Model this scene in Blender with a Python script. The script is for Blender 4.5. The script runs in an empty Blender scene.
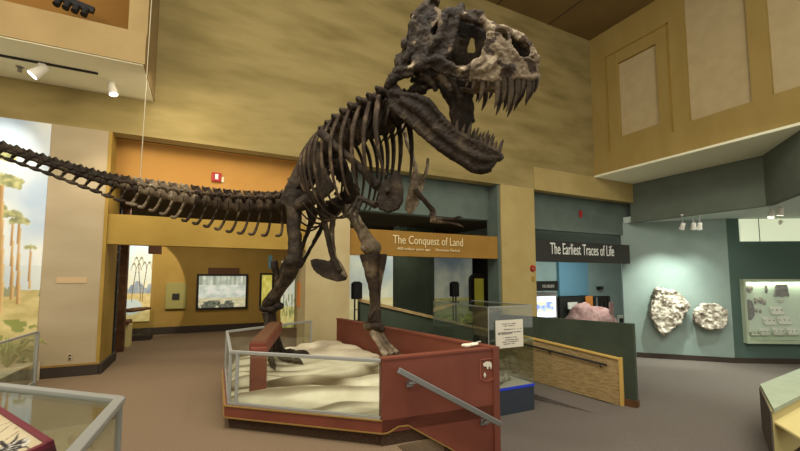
import bpy, bmesh, math, random
from mathutils import Vector, Matrix, noise
random.seed(7)
S = bpy.context.scene
COL = S.collection
# ---------------------------------------------------------------- camera model
F = 395.; CX = 400.; CY = 247.; PITCH = math.radians(4.5); YAW = math.radians(26.5); H = 1.6
cp, sp, cy, sy = math.cos(PITCH), math.sin(PITCH), math.cos(YAW), math.sin(YAW)
def W(l, d, z): return Vector((l*cy+d*sy, -l*sy+d*cy, z))
def ray(px, py):
    u = (px-CX)/F; v = -(py-CY)/F
    return W(u, cp-sp*v, sp+cp*v)
O = Vector((0, 0, H))
def D(px, py, d):
    r = ray(px, py); v = -(py-CY)/F
    return O + r*(d/(cp-sp*v))
def onplane(px, py, p0, n):
    r = ray(px, py); n = Vector(n)
    return O + r*((Vector(p0)-O).dot(n)/r.dot(n))
def aZ(px, py, z): return onplane(px, py, (0, 0, z), (0, 0, 1))
def aY(px, py, y): return onplane(px, py, (0, y, 0), (0, 1, 0))
def aX(px, py, x): return onplane(px, py, (x, 0, 0), (1, 0, 0))
ZL = -1.04
YB = 8.3
cam = bpy.data.cameras.new('camera'); co = bpy.data.objects.new('camera', cam); COL.objects.link(co)
cam.sensor_width = 36; cam.lens = F*36/800; cam.shift_y = (CY-225.5)/800; cam.clip_start = .05
co.location = O; co.rotation_euler = (math.pi/2+PITCH, 0, -YAW)
S.camera = co

# ---------------------------------------------------------------- materials
def lin(c):
    return tuple(((x/255)/12.92 if x/255 <= .04045 else ((x/255+.055)/1.055)**2.4) for x in c)
MATS = {}
def mat(name, c, rough=.75, c2=None, scale=6., stretch=None, metal=0., bump=0., bscale=None, detail=4., lo=.35, hi=.65, emit=None, estr=1., spec=.3, rot=None):
    m = bpy.data.materials.new(name); m.use_nodes = True
    nt = m.node_tree; b = nt.nodes['Principled BSDF']
    b.inputs['Roughness'].default_value = rough; b.inputs['Metallic'].default_value = metal
    b.inputs['Specular IOR Level'].default_value = spec
    b.inputs['Base Color'].default_value = (*lin(c), 1)
    if c2 or bump:
        tc = nt.nodes.new('ShaderNodeTexCoord'); mp = nt.nodes.new('ShaderNodeMapping')
        nt.links.new(tc.outputs['Object'], mp.inputs['Vector'])
        if stretch: mp.inputs['Scale'].default_value = stretch
        if rot: mp.inputs['Rotation'].default_value = rot
    if c2:
        n = nt.nodes.new('ShaderNodeTexNoise'); n.inputs['Scale'].default_value = scale; n.inputs['Detail'].default_value = detail
        nt.links.new(mp.outputs[0], n.inputs['Vector'])
        r = nt.nodes.new('ShaderNodeValToRGB')
        r.color_ramp.elements[0].position = lo; r.color_ramp.elements[1].position = hi
        r.color_ramp.elements[0].color = (*lin(c), 1); r.color_ramp.elements[1].color = (*lin(c2), 1)
        nt.links.new(n.outputs['Fac'], r.inputs[0]); nt.links.new(r.outputs[0], b.inputs['Base Color'])
    if bump:
        n2 = nt.nodes.new('ShaderNodeTexNoise'); n2.inputs['Scale'].default_value = bscale or scale; n2.inputs['Detail'].default_value = 5
        nt.links.new(mp.outputs[0], n2.inputs['Vector'])
        bp = nt.nodes.new('ShaderNodeBump'); bp.inputs['Strength'].default_value = bump; bp.inputs['Distance'].default_value = .02
        nt.links.new(n2.outputs['Fac'], bp.inputs['Height']); nt.links.new(bp.outputs[0], b.inputs['Normal'])
    if emit:
        b.inputs['Emission Color'].default_value = (*lin(emit), 1); b.inputs['Emission Strength'].default_value = estr
    MATS[name] = m
    return m
def glassmat(name, tint, refl=.07):
    m = bpy.data.materials.new(name); m.use_nodes = True; nt = m.node_tree
    for n in list(nt.nodes): nt.nodes.remove(n)
    o = nt.nodes.new('ShaderNodeOutputMaterial'); t = nt.nodes.new('ShaderNodeBsdfTransparent'); g = nt.nodes.new('ShaderNodeBsdfGlossy')
    mx = nt.nodes.new('ShaderNodeMixShader'); lw = nt.nodes.new('ShaderNodeLayerWeight'); mt = nt.nodes.new('ShaderNodeMath')
    t.inputs[0].default_value = (*tint, 1); g.inputs['Roughness'].default_value = .03; lw.inputs[0].default_value = .25
    mt.operation = 'MULTIPLY_ADD'; mt.inputs[1].default_value = .35; mt.inputs[2].default_value = refl
    nt.links.new(lw.outputs['Fresnel'], mt.inputs[0]); nt.links.new(mt.outputs[0], mx.inputs[0])
    nt.links.new(t.outputs[0], mx.inputs[1]); nt.links.new(g.outputs[0], mx.inputs[2]); nt.links.new(mx.outputs[0], o.inputs[0])
    MATS[name] = m; return m
def attrmat(name, rough=.6, estr=0., spec=.2):
    m = bpy.data.materials.new(name); m.use_nodes = True; nt = m.node_tree; b = nt.nodes['Principled BSDF']
    a = nt.nodes.new('ShaderNodeAttribute'); a.attribute_name = 'paint'
    nt.links.new(a.outputs['Color'], b.inputs['Base Color']); b.inputs['Roughness'].default_value = rough; b.inputs['Specular IOR Level'].default_value = spec
    if estr:
        nt.links.new(a.outputs['Color'], b.inputs['Emission Color']); b.inputs['Emission Strength'].default_value = estr
    MATS[name] = m; return m
M = MATS
mat('wall_olive', (148, 131, 84), .9, (120, 105, 63), 1.1, (.55, .55, 2.2), detail=6, lo=.40, hi=.70, rot=(0, .12, 0), spec=.1)
mat('wall_cream', (166, 151, 122), .9, (155, 139, 108), 1.2, (.6, .6, 1.6), detail=5, spec=.1)
mat('cream', (176, 160, 118), .85, (166, 148, 106), 1.5, detail=4, spec=.1)
mat('cream_yellow', (168, 148, 96), .85, (158, 138, 86), 1.5, detail=4, spec=.1)
mat('orange_wall', (172, 128, 66), .9, (164, 120, 60), 1.5, spec=.1)
mat('mustard', (152, 124, 58), .8, (142, 114, 50), 2., spec=.15)
mat('mustard_wall', (164, 132, 68), .85, (156, 124, 60), 2., spec=.1)
mat('teal_upper', (90, 100, 90), .85, (82, 92, 83), 2., spec=.1)
mat('teal_wall', (136, 150, 140), .8, (128, 143, 133), 1.5, spec=.15)
mat('teal_dark', (74, 92, 82), .85, spec=.15)
mat('green_wall', (62, 70, 54), .8, (56, 64, 49), 3., spec=.2)
mat('fascia_green', (102, 108, 95), .85, (96, 102, 89), 2., spec=.1)
mat('black_board', (44, 44, 38), .7)
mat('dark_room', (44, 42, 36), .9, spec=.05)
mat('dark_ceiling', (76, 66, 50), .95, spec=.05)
mat('brown_ceiling', (128, 106, 66), .95, (118, 98, 60), 1., spec=.05)
mat('balcony_wood', (158, 134, 76), .7, (150, 126, 68), 2., (1, 1, .3), spec=.2)
mat('balcony_panel', (182, 163, 122), .9, (176, 157, 116), 4., spec=.1)
mat('soffit_cream', (228, 224, 192), .9, spec=.1)
mat('carpet', (128, 109, 86), 1., (101, 84, 65), 90., detail=3, lo=.3, hi=.7, bump=.25, bscale=120, spec=.02)
mat('carpet_low', (116, 108, 98), 1., (96, 88, 80), 90., detail=3, lo=.3, hi=.7, bump=.25, bscale=120, spec=.02)
mat('carpet_dark', (84, 66, 52), 1., (62, 48, 38), 70., detail=3, bump=.2, spec=.02)
mat('red_paint', (116, 60, 42), .55, (104, 53, 37), 2.5, detail=5, spec=.35)
mat('red_dark', (112, 50, 38), .6, spec=.3)
mat('brass_trim', (140, 110, 56), .5, metal=.2)
mat('baseboard', (52, 42, 32), .7)
mat('sand', (208, 197, 166), .95, (182, 170, 138), 5., detail=8, lo=.35, hi=.65, bump=.5, bscale=30, spec=.05)
mat('steel', (150, 150, 146), .35, metal=.85, spec=.5)
mat('steel_matte', (158, 158, 150), .5, metal=.4)
mat('black_metal', (34, 32, 30), .5, metal=.3)
mat('wood_yellow', (176, 150, 102), .6, (138, 112, 70), 7., (1, 1, 4), detail=6, lo=.3, hi=.7, spec=.25)
mat('wood_edge', (196, 160, 84), .6, spec=.25)
mat('white_paint', (222, 216, 200), .6)
mat('white_lamp', (226, 222, 208), .4)
mat('lamp_glow', (255, 250, 230), .4, emit=(255, 246, 220), estr=5.)
mat('red_alarm', (150, 26, 24), .5)
mat('sign_orange', (142, 106, 46), .8, (134, 99, 42), 2., spec=.15)
mat('lettering', (214, 194, 144), .6)
mat('lettering_white', (220, 220, 208), .6)
mat('grey_ink', (120, 116, 106), .8)
mat('black_ink', (40, 36, 34), .8)
mat('paper', (206, 198, 178), .9)
mat('rock_pale', (214, 206, 186), .95, (128, 118, 100), 7., detail=9, lo=.35, hi=.65, bump=1., bscale=14, spec=.05)
mat('rock_pink', (176, 142, 130), .95, (150, 110, 100), 5., detail=6, bump=.5, spec=.05)
mat('fossil', (190, 178, 156), .9, (120, 108, 90), 12., detail=5, bump=.6)
mat('fossil_dark', (112, 106, 92), .9, (78, 72, 62), 14., bump=.5)
mat('case_lining', (214, 224, 200), .85, spec=.1)
mat('panel_light', (220, 228, 200), .8, emit=(214, 222, 190), estr=.45)
mat('blue_base', (48, 54, 62), .6)
mat('blue_edge', (40, 62, 190), .5)
mat('maroon', (104, 30, 42), .5, spec=.4)
mat('maroon_dark', (70, 28, 32), .5)
mat('pale_green_paint', (164, 174, 146), .7, (156, 166, 138), 3.)
mat('pale_yellow_paint', (196, 180, 118), .7)
mat('rust_post', (96, 62, 30), .8, (70, 44, 24), 8.)
mat('dark_post', (36, 34, 32), .6, (120, 120, 116), 5., (1, 1, 3), lo=.6, hi=.7)
mat('olive_board', (150, 140, 80), .8)
mat('frame_dark', (38, 30, 24), .5)
mat('sign_brown', (92, 60, 36), .7)
mat('plaque_tan', (182, 156, 116), .85)
mat('red_light', (150, 86, 64), .6)
mat('alcove_white', (196, 206, 196), .9, spec=.1)
mat('orange_dark', (136, 98, 48), .9, spec=.1)
mat('mezzanine_tan', (152, 130, 88), .9, (142, 120, 80), 1.5, spec=.1)
mat('beige', (206, 190, 150), .8)
mat('blue_wall', (98, 136, 148), .85)
mat('orange_board', (196, 120, 50), .8)
mat('yellow_glow', (168, 160, 62), .8, emit=(170, 160, 50), estr=.12)
mat('leaf', (120, 130, 60), .8, (160, 160, 90), 6.)
mat('cable', (170, 160, 130), .5, metal=.3)
glassmat('glass', (.93, .96, .94))
glassmat('glass_top', (.86, .9, .86), .10)
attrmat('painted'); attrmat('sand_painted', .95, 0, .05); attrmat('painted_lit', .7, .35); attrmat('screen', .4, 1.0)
# bone: dark brown cast with dusty pale patches
def bonemat(name, ca, cb, cc):
    m = bpy.data.materials.new(name); m.use_nodes = True; nt = m.node_tree; b = nt.nodes['Principled BSDF']
    tc = nt.nodes.new('ShaderNodeTexCoord')
    n1 = nt.nodes.new('ShaderNodeTexNoise'); n1.inputs['Scale'].default_value = 4.2; n1.inputs['Detail'].default_value = 8; n1.inputs['Roughness'].default_value = .65
    nt.links.new(tc.outputs['Object'], n1.inputs['Vector'])
    r = nt.nodes.new('ShaderNodeValToRGB'); e = r.color_ramp.elements
    e[0].position = .3; e[0].color = (*lin(ca), 1); e[1].position = .72; e[1].color = (*lin(cc), 1)
    k = e.new(.52); k.color = (*lin(cb), 1)
    nt.links.new(n1.outputs['Fac'], r.inputs[0]); nt.links.new(r.outputs[0], b.inputs['Base Color'])
    n2 = nt.nodes.new('ShaderNodeTexNoise'); n2.inputs['Scale'].default_value = 26; n2.inputs['Detail'].default_value = 6
    nt.links.new(tc.outputs['Object'], n2.inputs['Vector'])
    bp = nt.nodes.new('ShaderNodeBump'); bp.inputs['Strength'].default_value = .7; bp.inputs['Distance'].default_value = .02
    nt.links.new(n2.outputs['Fac'], bp.inputs['Height']); nt.links.new(bp.outputs[0], b.inputs['Normal'])
    b.inputs['Roughness'].default_value = .7; b.inputs['Specular IOR Level'].default_value = .18
    MATS[name] = m
bonemat('bone', (32, 24, 15), (55, 43, 30), (116, 98, 73))
bonemat('bone_pale', (62, 50, 37), (112, 97, 75), (186, 170, 142))
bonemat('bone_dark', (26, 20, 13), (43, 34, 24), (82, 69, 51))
bonemat('tooth_bone', (38, 30, 21), (58, 47, 33), (92, 78, 56))

# ---------------------------------------------------------------- mesh helpers
def box(bm, c, s, rz=0., m=None):
    mt = Matrix.Translation(c) @ Matrix.Rotation(rz, 4, 'Z')
    if m is not None: mt = Matrix.Translation(c) @ m
    mt = mt @ Matrix.Diagonal((*s, 1))
    return bmesh.ops.create_cube(bm, size=1, matrix=mt)['verts']
def box2(bm, a, b):
    a = Vector(a); b = Vector(b)
    return box(bm, (a+b)/2, [abs(x) for x in (b-a)])
def bar(bm, a, b, w, h, up=(0, 0, 1)):
    """rectangular bar from a to b"""
    a = Vector(a); b = Vector(b); t = (b-a); L = t.length; t.normalize(); up = Vector(up)
    s = t.cross(up).normalized(); u = s.cross(t)
    m = Matrix((t, s, u)).transposed().to_4x4()
    return box(bm, (a+b)/2, (L, w, h), m=m)
def prism(bm, pts, off):
    """closed polygon pts extruded by vector off"""
    off = Vector(off)
    a = [bm.verts.new(Vector(p)) for p in pts]; b = [bm.verts.new(Vector(p)+off) for p in pts]
    n = len(a)
    fs = [bm.faces.new(a[::-1]), bm.faces.new(b)]
    for i in range(n): fs.append(bm.faces.new((a[i], a[(i+1) % n], b[(i+1) % n], b[i])))
    bmesh.ops.recalc_face_normals(bm, faces=fs)
    return a+b
def plate(bm, pts, off):
    off = Vector(off)
    prism(bm, [Vector(p)-off/2 for p in pts], off)
def cr(pts, sub):
    """catmull-rom through tuples of (Vector, radius)"""
    out = []; n = len(pts)
    for i in range(n-1):
        p0 = pts[max(i-1, 0)]; p1 = pts[i]; p2 = pts[i+1]; p3 = pts[min(i+2, n-1)]
        for k in range(sub):
            t = k/sub; t2 = t*t; t3 = t2*t
            f = lambda a, b, c, d: .5*((2*b)+(c-a)*t+(2*a-5*b+4*c-d)*t2+(3*b-a-3*c+d)*t3)
            out.append((f(p0[0], p1[0], p2[0], p3[0]), max(f(p0[1], p1[1], p2[1], p3[1]), .0008)))
    out.append(pts[-1]); return out
def tube(bm, pts, sides=8, sub=4, flat=1., ref=None, caps=True):
    """pts [(Vector, r)], flat squashes the second axis; ref fixes the first axis direction"""
    P = cr([(Vector(p), r) for p, r in pts], sub) if sub > 1 else [(Vector(p), r) for p, r in pts]
    rings = []; prev = None
    for i, (p, r) in enumerate(P):
        t = (P[min(i+1, len(P)-1)][0]-P[max(i-1, 0)][0])
        if t.length < 1e-7: t = Vector((0, 0, 1))
        t.normalize()
        if ref is not None: a = Vector(ref)
        elif prev is not None: a = prev
        else: a = Vector((0, 0, 1)) if abs(t.z) < .9 else Vector((1, 0, 0))
        a = (a - t*a.dot(t))
        if a.length < 1e-4: a = t.orthogonal()
        a.normalize(); prev = a; b = t.cross(a)
        rings.append([bm.verts.new(p+(a*math.cos(q)+b*math.sin(q)*flat)*r) for q in [2*math.pi*k/sides for k in range(sides)]])
    fs = []
    for i in range(len(rings)-1):
        for k in range(sides):
            fs.append(bm.faces.new((rings[i][k], rings[i][(k+1) % sides], rings[i+1][(k+1) % sides], rings[i+1][k])))
    if caps:
        fs.append(bm.faces.new(rings[0][::-1])); fs.append(bm.faces.new(rings[-1]))
    bmesh.ops.recalc_face_normals(bm, faces=fs)
def blob(bm, c, r, sub=2, m=None):
    mt = Matrix.Translation(c) @ (m or Matrix.Identity(4)) @ Matrix.Diagonal((*(r if hasattr(r, '__len__') else (r, r, r)), 1))
    return bmesh.ops.create_icosphere(bm, subdivisions=sub, radius=1, matrix=mt)['verts']
def cyl(bm, a, b, r, r2=None, sides=14):
    tube(bm, [(a, r), (b, r if r2 is None else r2)], sides=sides, sub=1)
ROOT = {}
def roff(o):
    v = Vector()
    while o is not None: v += o.location; o = o.parent
    return v
def obj(name, bm, m, parent=None, smooth=False, at=None, kind=None, bevel=0.):
    me = bpy.data.meshes.new(name)
    if isinstance(bm, bpy.types.Mesh): me = bm
    else: bm.to_mesh(me); bm.free()
    o = bpy.data.objects.new(name, me); COL.objects.link(o)
    if parent is not None:
        o.parent = parent; me.transform(Matrix.Translation(-roff(parent)))
    elif at is not None:
        o.location = at; me.transform(Matrix.Translation(-Vector(at)))
    if m: me.materials.append(M[m] if isinstance(m, str) else m)
    if smooth:
        for p in me.polygons: p.use_smooth = True
    if bevel:
        b = o.modifiers.new('bevel', 'BEVEL'); b.width = bevel; b.segments = 2; b.limit_method = 'ANGLE'
    if kind: o['kind'] = kind
    return o
def tag(o, label, cat, group=None):
    o['label'] = label; o['category'] = cat
    if group: o['group'] = group
    return o
def thing(name, label, cat, loc, group=None):
    o = bpy.data.objects.new(name, None); COL.objects.link(o); o.location = loc; o.empty_display_size = .1
    return tag(o, label, cat, group)
def B(): return bmesh.new()
def struct(name, bm, m, **k):
    return obj(name, bm, m, kind='structure', **k)
def boxes(*ab):
    bm = B()
    for a, b in ab: box2(bm, a, b)
    return bm
def text(name, s, origin, ux, uy, width, m, parent, depth=.012, height=None):
    """lettering: string s starting at origin (lower left), running along ux, letter height along uy"""
    c = bpy.data.curves.new(name, 'FONT'); c.body = s; c.extrude = .02; c.resolution_u = 3
    t = bpy.data.objects.new(name, c); COL.objects.link(t); bpy.context.view_layer.update()
    dg = bpy.context.evaluated_depsgraph_get()
    me = bpy.data.meshes.new_from_object(t.evaluated_get(dg)); bpy.data.objects.remove(t); bpy.data.curves.remove(c)
    xs = [v.co.x for v in me.vertices]; ys = [v.co.y for v in me.vertices]
    w = max(xs)-min(xs); k = width/w; hgt = (max(ys)-min(ys)); ky = (height/hgt) if height else k
    ux = Vector(ux).normalized(); uy = Vector(uy).normalized(); n = ux.cross(uy)
    for v in me.vertices:
        v.co = Vector(origin)+ux*((v.co.x-min(xs))*k)+uy*((v.co.y-min(ys))*ky)+n*(depth*(1 if v.co.z > 0 else 0))
    return obj(name, me, m, parent)
def fbm(x, y, z=0., o=4): return noise.fractal(Vector((x, y, z)), 1., 2., o)
def painting(name, o, u, v, nx, ny, fn, m, parent=None, thick=None):
    """flat painted surface: grid from corner o along u and v, colour fn(s,t) with t upward, sRGB 0-255"""
    o = Vector(o); u = Vector(u); v = Vector(v); n = u.cross(v).normalized()
    verts = []; cols = []; faces = []
    for j in range(ny+1):
        for i in range(nx+1):
            s, t = i/nx, j/ny
            verts.append(o+u*s+v*t); cols.append((*lin([min(255, max(0, q)) for q in fn(s, t)]), 1))
    for j in range(ny):
        for i in range(nx):
            a = j*(nx+1)+i; faces.append((a, a+1, a+nx+2, a+nx+1))
    if thick:
        # the rim around the edge, back face
        edge = [i for i in range(nx+1)]+[j*(nx+1)+nx for j in range(1, ny+1)]+[ny*(nx+1)+i for i in range(nx-1, -1, -1)]+[j*(nx+1) for j in range(ny-1, 0, -1)]
        back = []
        for q in edge: back.append(len(verts)); verts.append(verts[q]-n*thick); cols.append(cols[q])
        L = len(edge)
        for q in range(L): faces.append((edge[q], back[q], back[(q+1) % L], edge[(q+1) % L]))
        faces.append(tuple(back[::-1]))
    me = bpy.data.meshes.new(name); me.from_pydata([tuple(q) for q in verts], [], faces)
    at = me.color_attributes.new('paint', 'FLOAT_COLOR', 'POINT')
    for i, c in enumerate(cols): at.data[i].color = c
    return obj(name, me, m, parent)
def mixc(a, b, t):
    t = max(0., min(1., t)); return tuple(x+(y-x)*t for x, y in zip(a, b))
def voxel(bm, size, m_noise=0., nscale=8., smooth_it=2, seed=0.):
    """fuse overlapping solids into one surface, then roughen it"""
    me = bpy.data.meshes.new('tmp'); bm.to_mesh(me); bm.free()
    o = bpy.data.objects.new('tmp', me); COL.objects.link(o)
    r = o.modifiers.new('r', 'REMESH'); r.mode = 'VOXEL'; r.voxel_size = size
    if smooth_it:
        s = o.modifiers.new('s', 'SMOOTH'); s.iterations = smooth_it; s.factor = .5
    bpy.context.view_layer.update()
    dg = bpy.context.evaluated_depsgraph_get()
    me2 = bpy.data.meshes.new_from_object(o.evaluated_get(dg)); bpy.data.objects.remove(o); bpy.data.meshes.remove(me)
    if m_noise:
        nn = [v.normal.copy() for v in me2.vertices]
        for v, n in zip(me2.vertices, nn):
            q = v.co*nscale; q.z += seed
            v.co += n*(m_noise*noise.fractal(q, 1., 2., 4))
    return me2

# ================================================================ THE ROOM
PA, PB, PC, PD, PE, PF = [Vector((x, y, 0)) for x, y in ((.26, 4.71), (1.58, 3.55), (2.93, 3.45), (2.42, 7.40), (1.85, 7.46), (.31, 6.55))]
# upper floor: hall on the left, its edge follows the stair head and the platform
bm = B()
prism(bm, [(-9, -4, 0), (1.72, -4, 0), (1.72, 3.52, 0), (2.80, 3.52, 0), (2.5, 8.3, 0), (2.9, 8.3, 0), (2.9, 14, 0), (-9, 14, 0)], (0, 0, -.25))
struct('floor', bm, 'carpet')
bm = B()
prism(bm, [(1.3, -4, ZL), (22, -4, ZL), (22, 15, ZL), (2.45, 15, ZL), (2.45, 3.3, ZL)], (0, 0, -.2))
struct('floor_lower', bm, 'carpet_low')
# stairs down to the lower floor, in front of the red wall
bm = B()
for k in range(5):
    box2(bm, (1.72+.29*k, -.4, ZL), (1.72+.29*(k+1), 3.43, -.173*(k+1)))
struct('floor_stairs', bm, 'carpet')
# walls of the hall, plane Y = 8.3
struct('wall_back', boxes(((-.9, YB, 4.16), (18, YB+.35, 11)), ((-12, YB, 4.16), (-.9, YB+.35, 6.0))), 'wall_olive')
bm = B(); box2(bm, (-12, YB, 0), (-1.55, 9.55, 4.16))
struct('wall_left', bm, 'wall_cream')
struct('trim_1', boxes(((-1.549, YB-.01, 0), (-1.50, 9.3, 4.16))), 'mustard')
struct('pillar_cream', boxes(((1.93, YB, 0), (2.90, 9.05, 4.16))), 'cream')
struct('pillar_yellow', boxes(((7.21, YB, ZL), (8.44, 8.8, 4.16))), 'cream_yellow')
struct('trim_2', boxes(((7.13, YB+.05, ZL), (7.21, 8.8, 4.16))), 'teal_upper')
# dark baseboard of the cream wall, and its return round the corner
bm = B(); box2(bm, (-12, YB-.03, 0), (-1.49, YB, .17)); box2(bm, (-1.5, YB-.03, 0), (-1.46, 9.55, .17))
struct('baseboard_left', bm, 'baseboard')
bm = B(); box2(bm, (-12, YB-.034, .17), (-1.49, YB, .20))
struct('trim_3', bm, 'brass_trim')
# recessed walls above the three openings and the soffits they hang from
struct('wall_recess_orange', boxes(((-1.55, 8.72, 3.28), (1.95, 9.0, 4.4))), 'orange_wall')
struct('wall_recess_teal', boxes(((2.88, 8.72, 3.22), (7.22, 9.0, 4.4))), 'teal_upper')
struct('wall_recess_teal_right', boxes(((8.42, 8.72, 3.08), (16, 9.0, 4.4))), 'teal_upper')
struct('ceiling_recess_orange', boxes(((-1.56, YB+.3, 4.16), (1.95, 8.8, 4.3))), 'orange_wall')
struct('ceiling_recess_teal', boxes(((2.88, YB+.3, 4.16), (18, 8.8, 4.3))), 'teal_upper')
# the long beam across the openings: mustard in the left one, signs in the others
struct('trim_4', boxes(((-1.50, 8.36, 2.19), (1.93, 8.56, 2.72))), 'mustard')
# mezzanine box at upper left
bm = B(); box2(bm, (-12, 6.9, 4.84), (-.9, YB, 5.33))
struct('wall_mezzanine', bm, 'mezzanine_tan')
struct('ceiling_mezzanine', boxes(((-12, 6.92, 4.825), (-.92, YB, 4.84))), 'soffit_cream')  # paler slab carries the track lights' bounce on the underside in its colour
struct('wall_mezzanine_back', boxes(((-12, 8.31, 6.0), (-1.15, 8.6, 11))), 'orange_dark')
struct('trim_5', boxes(((-1.15, 7.0, 5.33), (-.9, YB, 11))), 'mezzanine_tan')
struct('ceiling', boxes(((-2, 2, 9.35), (18, 9, 9.6))), 'brown_ceiling')
bm = B()
for x in (7.2, 9.2, 11.2):
    box2(bm, (x, 2, 9.335), (x+.03, YB, 9.35))
box2(bm, (5, 5.6, 9.336), (11, 5.63, 9.35))
struct('trim_ceiling', bm, 'dark_ceiling')
# ---- balcony on the right, X = 11.07, frame and panels
X0 = 11.07
struct('wall_balcony', boxes(((X0+.10, -1, 4.84), (X0+.4, YB, 9.35))), 'balcony_panel')
bm = B()
def yz(y0, z0, y1, z1, d=.10): box2(bm, (X0+.10-d, y0, z0), (X0+.12, y1, z1))
yz(-1, 4.84, YB, 5.12, .14)
yz(-1, 5.10, YB, 5.46, .12)
yz(7.40, 5.3, YB, 9.35); yz(5.52, 5.3, 6.25, 9.35); yz(3.86, 5.3, 4.22, 9.35); yz(1.9, 5.3, 2.3, 9.35)
yz(6.2, 5.40, 7.42, 5.83, .095); yz(6.2, 8.12, 7.42, 9.35, .095)
yz(-1, 5.4, 5.56, 5.62, .095); yz(-1, 9.05, 5.56, 9.35, .095)
struct('trim_balcony', bm, 'balcony_wood')
bm = B()
for a, b in (((7.72, 5.46), (7.76, 8.52)), ((5.90, 5.46), (5.94, 8.52)), ((5.90, 8.48), (7.76, 8.52))):
    box2(bm, (X0-.02, a[0], a[1]), (X0+.02, b[0], b[1]))
struct('trim_bead', bm, 'mustard')
struct('ceiling_balcony', boxes(((X0-.04, -1, 4.78), (14, YB, 4.84))), 'soffit_cream')
# end of the header beam below the balcony
struct('trim_6', boxes(((8.44, YB-.02, 4.14), (12.98, YB, 4.80))), 'cream_yellow')
# ---- alcove on the lower level: fascia, ceiling, walls
FA = [(12.94, 8.4), (12.94, 4.8), (11.12, 3.33)]
bm = B()
prism(bm, [(*FA[0], 3.46), (*FA[1], 3.46), (*FA[2], 3.46), (11.22, 3.2, 3.46), (13.09, 4.72, 3.46), (13.09, 8.4, 3.46)], (0, 0, 1.36))
struct('wall_fascia', bm, 'fascia_green')
R1 = Vector((13.14, 8.54, ZL)); R2 = Vector((14.96, 6.58, ZL)); R3 = Vector((16.58, 5.61, ZL))
R4 = R2+(R3-R2)*2.1
bm = B()
prism(bm, [(13.02, 8.8, 3.5), (13.02, 4.8, 3.5), (11.24, 3.32, 3.5), (12, 1, 3.5), (19.5, 3, 3.5), (19.5, 8.8, 3.5)], (0, 0, .2))
struct('ceiling_alcove', bm, 'alcove_white')
def wallseg(name, a, b, m, z0=ZL, z1=3.52, th=.2):
    d = (b-a).normalized(); n = Vector((d.y, -d.x, 0)); bm = B()
    prism(bm, [Vector((*a.xy, z0)), Vector((*b.xy, z0)), Vector((*(b-n*th).xy, z0)), Vector((*(a-n*th).xy, z0))], (0, 0, z1-z0))
    return struct(name, bm, m), d, n
_, d12, n12 = wallseg('wall_alcove', R1-(R2-R1)*.12, R2, 'teal_wall')
_, d23, n23 = wallseg('wall_right', R2, R4, 'green_wall' if False else 'teal_dark')
for i, (a, b, n) in enumerate(((R1, R2, n12), (R2, R4, n23))):
    bm = B(); q = n*.03
    prism(bm, [a, b, b+q, a+q], (0, 0, .16))
    struct(['baseboard_alcove', 'baseboard_right'][i], bm, 'baseboard')
# ---- rooms behind the openings
struct('wall_left_room', boxes(((-9, 13.3, 0), (2.75, 13.5, 3.6))), 'mustard_wall')
struct('baseboard_left_room', boxes(((-9, 13.25, 0), (2.75, 13.3, .2))), 'baseboard')
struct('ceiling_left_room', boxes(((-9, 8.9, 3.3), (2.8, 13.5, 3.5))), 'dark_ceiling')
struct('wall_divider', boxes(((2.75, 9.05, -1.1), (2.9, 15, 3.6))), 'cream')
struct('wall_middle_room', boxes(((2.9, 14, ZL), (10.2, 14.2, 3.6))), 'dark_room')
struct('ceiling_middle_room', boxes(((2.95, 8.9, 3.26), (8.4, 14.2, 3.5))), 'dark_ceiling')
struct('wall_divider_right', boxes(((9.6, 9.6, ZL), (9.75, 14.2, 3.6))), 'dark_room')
struct('wall_right_room', boxes(((9.7, 13.5, ZL), (24, 13.7, 3.6))), 'teal_wall')
struct('ceiling_right_room', boxes(((8.44, 8.9, 3.1), (24, 13.7, 3.3))), 'teal_wall')
# ---- green guard wall with the timber faced ramp wall
G0 = Vector((6.98, 8.22, 0)); G1 = Vector((8.02, 5.26, 0)); gd = (G1-G0).normalized(); gn = Vector((gd.y, -gd.x, 0))
if gn.x < 0: gn = -gn
bm = B()
prism(bm, [Vector((*G0.xy, ZL)), Vector((*G1.xy, ZL)), Vector((*(G1+gn*.14).xy, ZL)), Vector((*(G0+gn*.14).xy, ZL))], (0, 0, 1.69))
struct('wall_guard', bm, 'green_wall')
bm = B()
prism(bm, [Vector((*(G1+gd*.015-gn*.02).xy, ZL)), Vector((*(G1+gd*.015+gn*.16).xy, ZL)), Vector((*(G1-gd*.5+gn*.16).xy, ZL)), Vector((*(G1-gd*.5-gn*.02).xy, ZL))], (0, 0, .14))
struct('baseboard_guard', bm, 'wood_edge' if False else 'rust_post')
Yn = Vector((7.85, 5.49, 0)); yd = Vector((-.331, .944, 0)).normalized(); yn = Vector((-yd.y, yd.x, 0))
if yn.x > 0: yn = -yn
rampwall = thing('ramp_wall', 'low timber faced ramp wall sloping along the dark green guard wall', 'ramp wall', (7.3, 7.0, ZL))
def rz(t, z0, k): return z0+k*t
L = 2.86
bm = B()
prism(bm, [Vector((*Yn.xy, -1.04)), Vector((*(Yn+yd*L).xy, -1.04+.09*L)), Vector((*(Yn+yd*L).xy, -.09+.118*L)), Vector((*Yn.xy, -.09))], -yn*.09)
obj('facing', bm, 'wood_yellow', rampwall)
bm = B(); e = Yn-yd*.05
prism(bm, [Vector((*(e+yn*.02).xy, -1.04)), Vector((*(e+yn*.02).xy, -.06)), Vector((*(e-yn*.12).xy, -.06)), Vector((*(e-yn*.12).xy, -1.04))], yd*.06)
obj('end_post', bm, 'wood_edge', rampwall, bevel=.006)
bm = B(); a = Vector((*(Yn+yn*.015).xy, -.085)); b = Vector((*(Yn+yd*L+yn*.015).xy, -.085+.118*L)); bar(bm, a-yn*.05, b-yn*.05, .15, .03)
obj('cap', bm, 'wood_edge', rampwall)
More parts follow.
